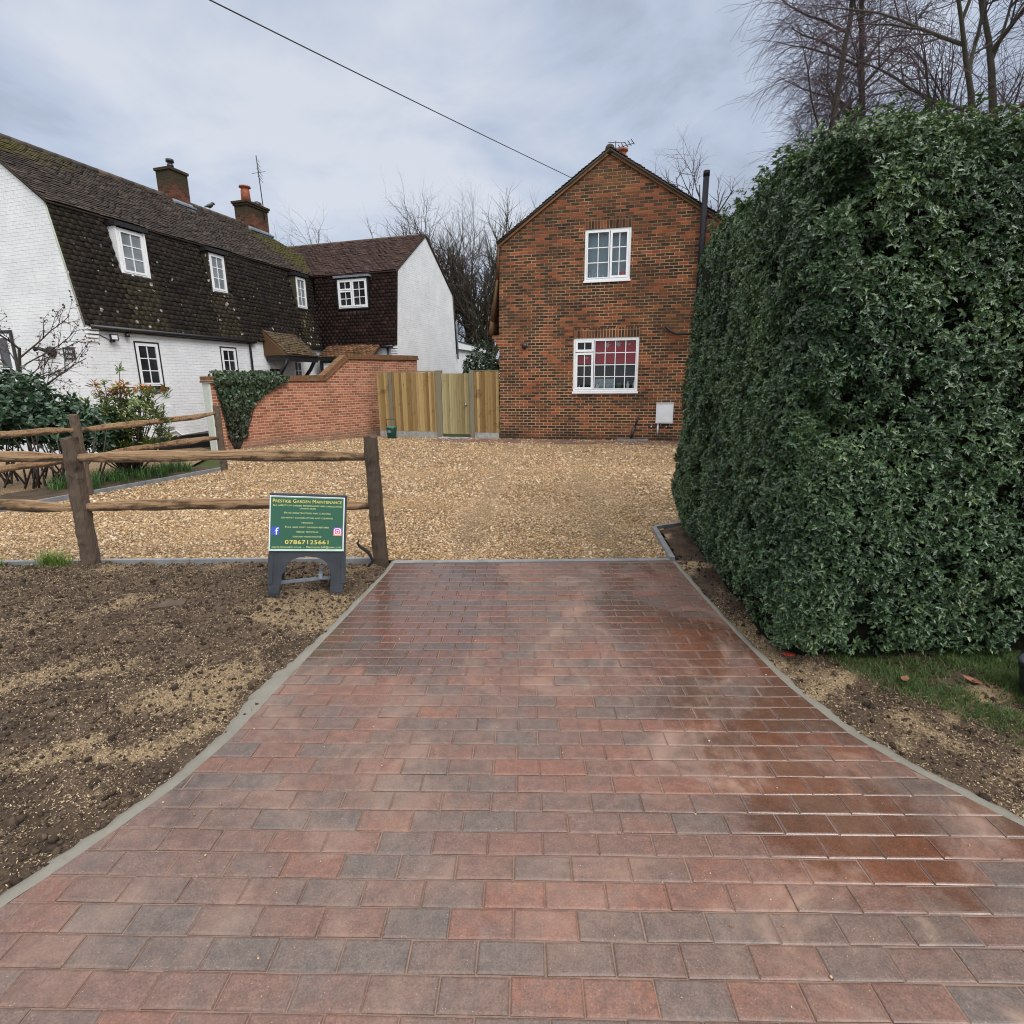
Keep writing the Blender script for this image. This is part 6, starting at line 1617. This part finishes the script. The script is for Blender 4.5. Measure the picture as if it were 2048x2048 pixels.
# grass under the hedge, thin towards the soil, and a weed tuft by the near post
n = 170000; P = np.stack([rng.uniform(1.75, 4.4, n), rng.uniform(1.3, 3.05, n), np.zeros(n)], 1)
dens = np.clip((P[:, 0] - (1.98 + (2.75 - P[:, 1]) * .58)) * 3.2, 0, 1) * np.clip(nz(P, 2.6, 3, 3) * 1.3 + .75, .05, 1)
P = P[(rng.random(n) < dens) & in_right(P)]; P[:, 2] = zr(P) + .026 * nz(P, 2.3, 1, 3) + .022 * nz(P, 8, 2, 3) - .004
V_, F_, C_ = blades(P, rng.uniform(.014, .050, len(P)), rng.uniform(.0014, .0026, len(P)), 1.5, 3); tag(npmesh('grass', V_, F_, M['grass'], None, C_), kind='stuff')
def tuft(c, n, h, label, sp=.06):
    P = np.array(c) + rng.normal(0, sp, (n, 3)) * np.array([1.4, .5, 0]); V_, F_, C_ = blades(P, rng.uniform(.4, 1, n) * h, np.full(n, .0030), 1.0, 3)
    return tag(npmesh('grass_tuft', V_, F_, M['grass_b'], None, C_), label, 'grass')
M['grass_b'] = m_leaf('weed_blade', [(.0, (.06, .13, .02)), (.6, (.13, .22, .04)), (1.0, (.25, .28, .08))], .5, .3, trans=.25)
tuft((-4.38, 4.93, .0), 260, .20, 'bright green grass tuft against the kerb left of the near fence post')
tuft((-4.95, 4.88, .0), 150, .11, 'small low grass tuft at the far left of the front kerb')

# evergreen shrub at the far left with leggy stems
M['laurel'] = m_leaf('shrub_leaf', [(.0, (.012, .032, .016)), (.5, (.036, .080, .036)), (1.0, (.095, .16, .105))], .33, .5, trans=.08)
sh = thing('evergreen_shrub', (-8.3, 9.4, 0), 'bushy blue-green evergreen shrub at the left edge behind the rails', 'shrub')
bl = [shrub_blob((-8.45, 9.3, 1.35), (.72, .6, .66), 900, .1, 'oval', seed=2), shrub_blob((-7.8, 9.6, 1.05), (.5, .5, .52), 420, .1, 'oval', seed=4), shrub_blob((-9.0, 9.2, 1.3), (.7, .6, .7), 500, .1, 'oval', seed=6), shrub_blob((-7.35, 9.7, .95), (.42, .4, .42), 260, .1, 'oval', seed=9)]
P = np.concatenate([b[0] for b in bl]); A = np.concatenate([b[1] for b in bl]); c = np.concatenate([b[2] for b in bl])
V_, F_, C_ = rosettes(P, A, 6, .095, 'oval', c=c); npmesh('foliage', V_, F_, M['laurel'], sh, C_)
mb = MB()
for i in range(34):
    b = np.array([random.uniform(-9.0, -7.2), random.uniform(9.0, 9.8), .0]); q = b + np.array([random.gauss(0, .35), random.gauss(0, .2), random.uniform(.6, 1.2)])
    mb.tube([b, (b + q) / 2 + np.array([random.gauss(0, .12), 0, 0]), q], [.018, .013, .006], 5)
mb.build('stems', M['twig'], sh)
# pieris with orange young growth
M['pieris'] = m_leaf('pieris_leaf', [(.0, (.040, .075, .018)), (.5, (.12, .17, .038)), (.85, (.23, .27, .065)), (1.0, (.32, .32, .10))], .38, .45, tip=(.48, .16, .035), trans=.15)
pi_ = thing('pieris_shrub', (-7.15, 10.1, 0), 'open shrub with lance leaves and orange young tips by the cottage wall', 'shrub')
tips = []; mb = MB()
for i in range(56):
    a = random.uniform(0, 6.28); rr = abs(random.gauss(0, .48)); top = random.uniform(.6, 2.05) * (1 - .25 * min(1, rr)); b = np.array([-7.15 + .05 * math.cos(a), 10.1 + .05 * math.sin(a), 0])
    q = np.array([-7.12 + rr * 1.25 * math.cos(a), 10.1 + rr * math.sin(a) * .6, top]); m1 = b * .5 + q * .5 + np.array([random.gauss(0, .06), random.gauss(0, .06), .05])
    mb.tube([b, m1, q], [.016, .011, .005], 5); tips.append(q)
    for k in range(3):
        f = random.uniform(.55, .95); e_ = m1 + (q - m1) * f + np.array([random.gauss(0, .11), random.gauss(0, .09), random.uniform(.0, .12)]); mb.tube([m1 + (q - m1) * f * .8, e_], [.007, .004], 4); tips.append(e_)
mb.build('stems', M['twig'], pi_)
T = np.array(tips); n = len(T); c = np.stack([np.clip(rng.normal(.5, .25, n), 0, 1), np.where((T[:, 2] > 1.55) & (rng.random(n) < .6), 1.25, .25), rng.random(n)], 1)
V_, F_, C_ = rosettes(T, np.tile([0, 0, 1.0], (n, 1)) + rng.normal(0, .3, (n, 3)), 16, .125, 'lance', 1.0, c)
npmesh('foliage', V_, F_, M['pieris'], pi_, C_)
# nearly leafless tall shrub against the gable
PB = [dict(L=1.9, seg=.2, wob=.06, up=.2, tap=.35), dict(n=(11, 12), L=1.55, seg=.14, wob=.12, up=.22, tap=.6, ang=(30, 70), r=.015, **{'from': .3}), dict(n=(9, 10), L=.75, seg=.1, wob=.16, up=.15, tap=.6, ang=(25, 60), r=.011, **{'from': .15}), dict(n=(6, 7), L=.32, seg=.08, wob=.18, up=.05, tap=.6, ang=(25, 60), r=.0065, **{'from': .15})]
T = Tree(77); T.branch(np.array([-9.08, 10.25, .5]), np.array([.0, 0, 1.0]), 1.9, .036, 0, PB)
tb = thing('bare_shrub', (-9.08, 10.25, 0), 'thin almost leafless shrub against the white gable end', 'shrub')
T.seg.insert(0, (np.array([-9.12, 10.25, -.05]), np.array([-9.08, 10.25, .5]), .04, .036))
V_, F_, C_ = join(*[a for a in (T.prisms(T.seg, 6), T.prisms(T.tw, 4)) if a is not None]); npmesh('branches', V_, F_, M['twig'], tb, C_, smooth=True)
E_ = np.array([b for _, b, r0, _ in T.tw if r0 < .007]); E_ = E_[rng.random(len(E_)) < .75]
n = len(E_); V_, F_, C_ = leaves(E_ + rng.normal(0, .02, E_.shape), norm(rng.normal(size=(n, 3)) + np.array([0, 0, -.4])), rng.normal(size=(n, 3)), rng.uniform(.035, .06, n), 'oval')
npmesh('leaves', V_, F_, m_leaf('sparse_leaf', [(.0, (.050, .020, .020)), (.6, (.075, .045, .030)), (1.0, (.20, .045, .035))], .5, .3), tb, C_)

bpy.context.view_layer.update()
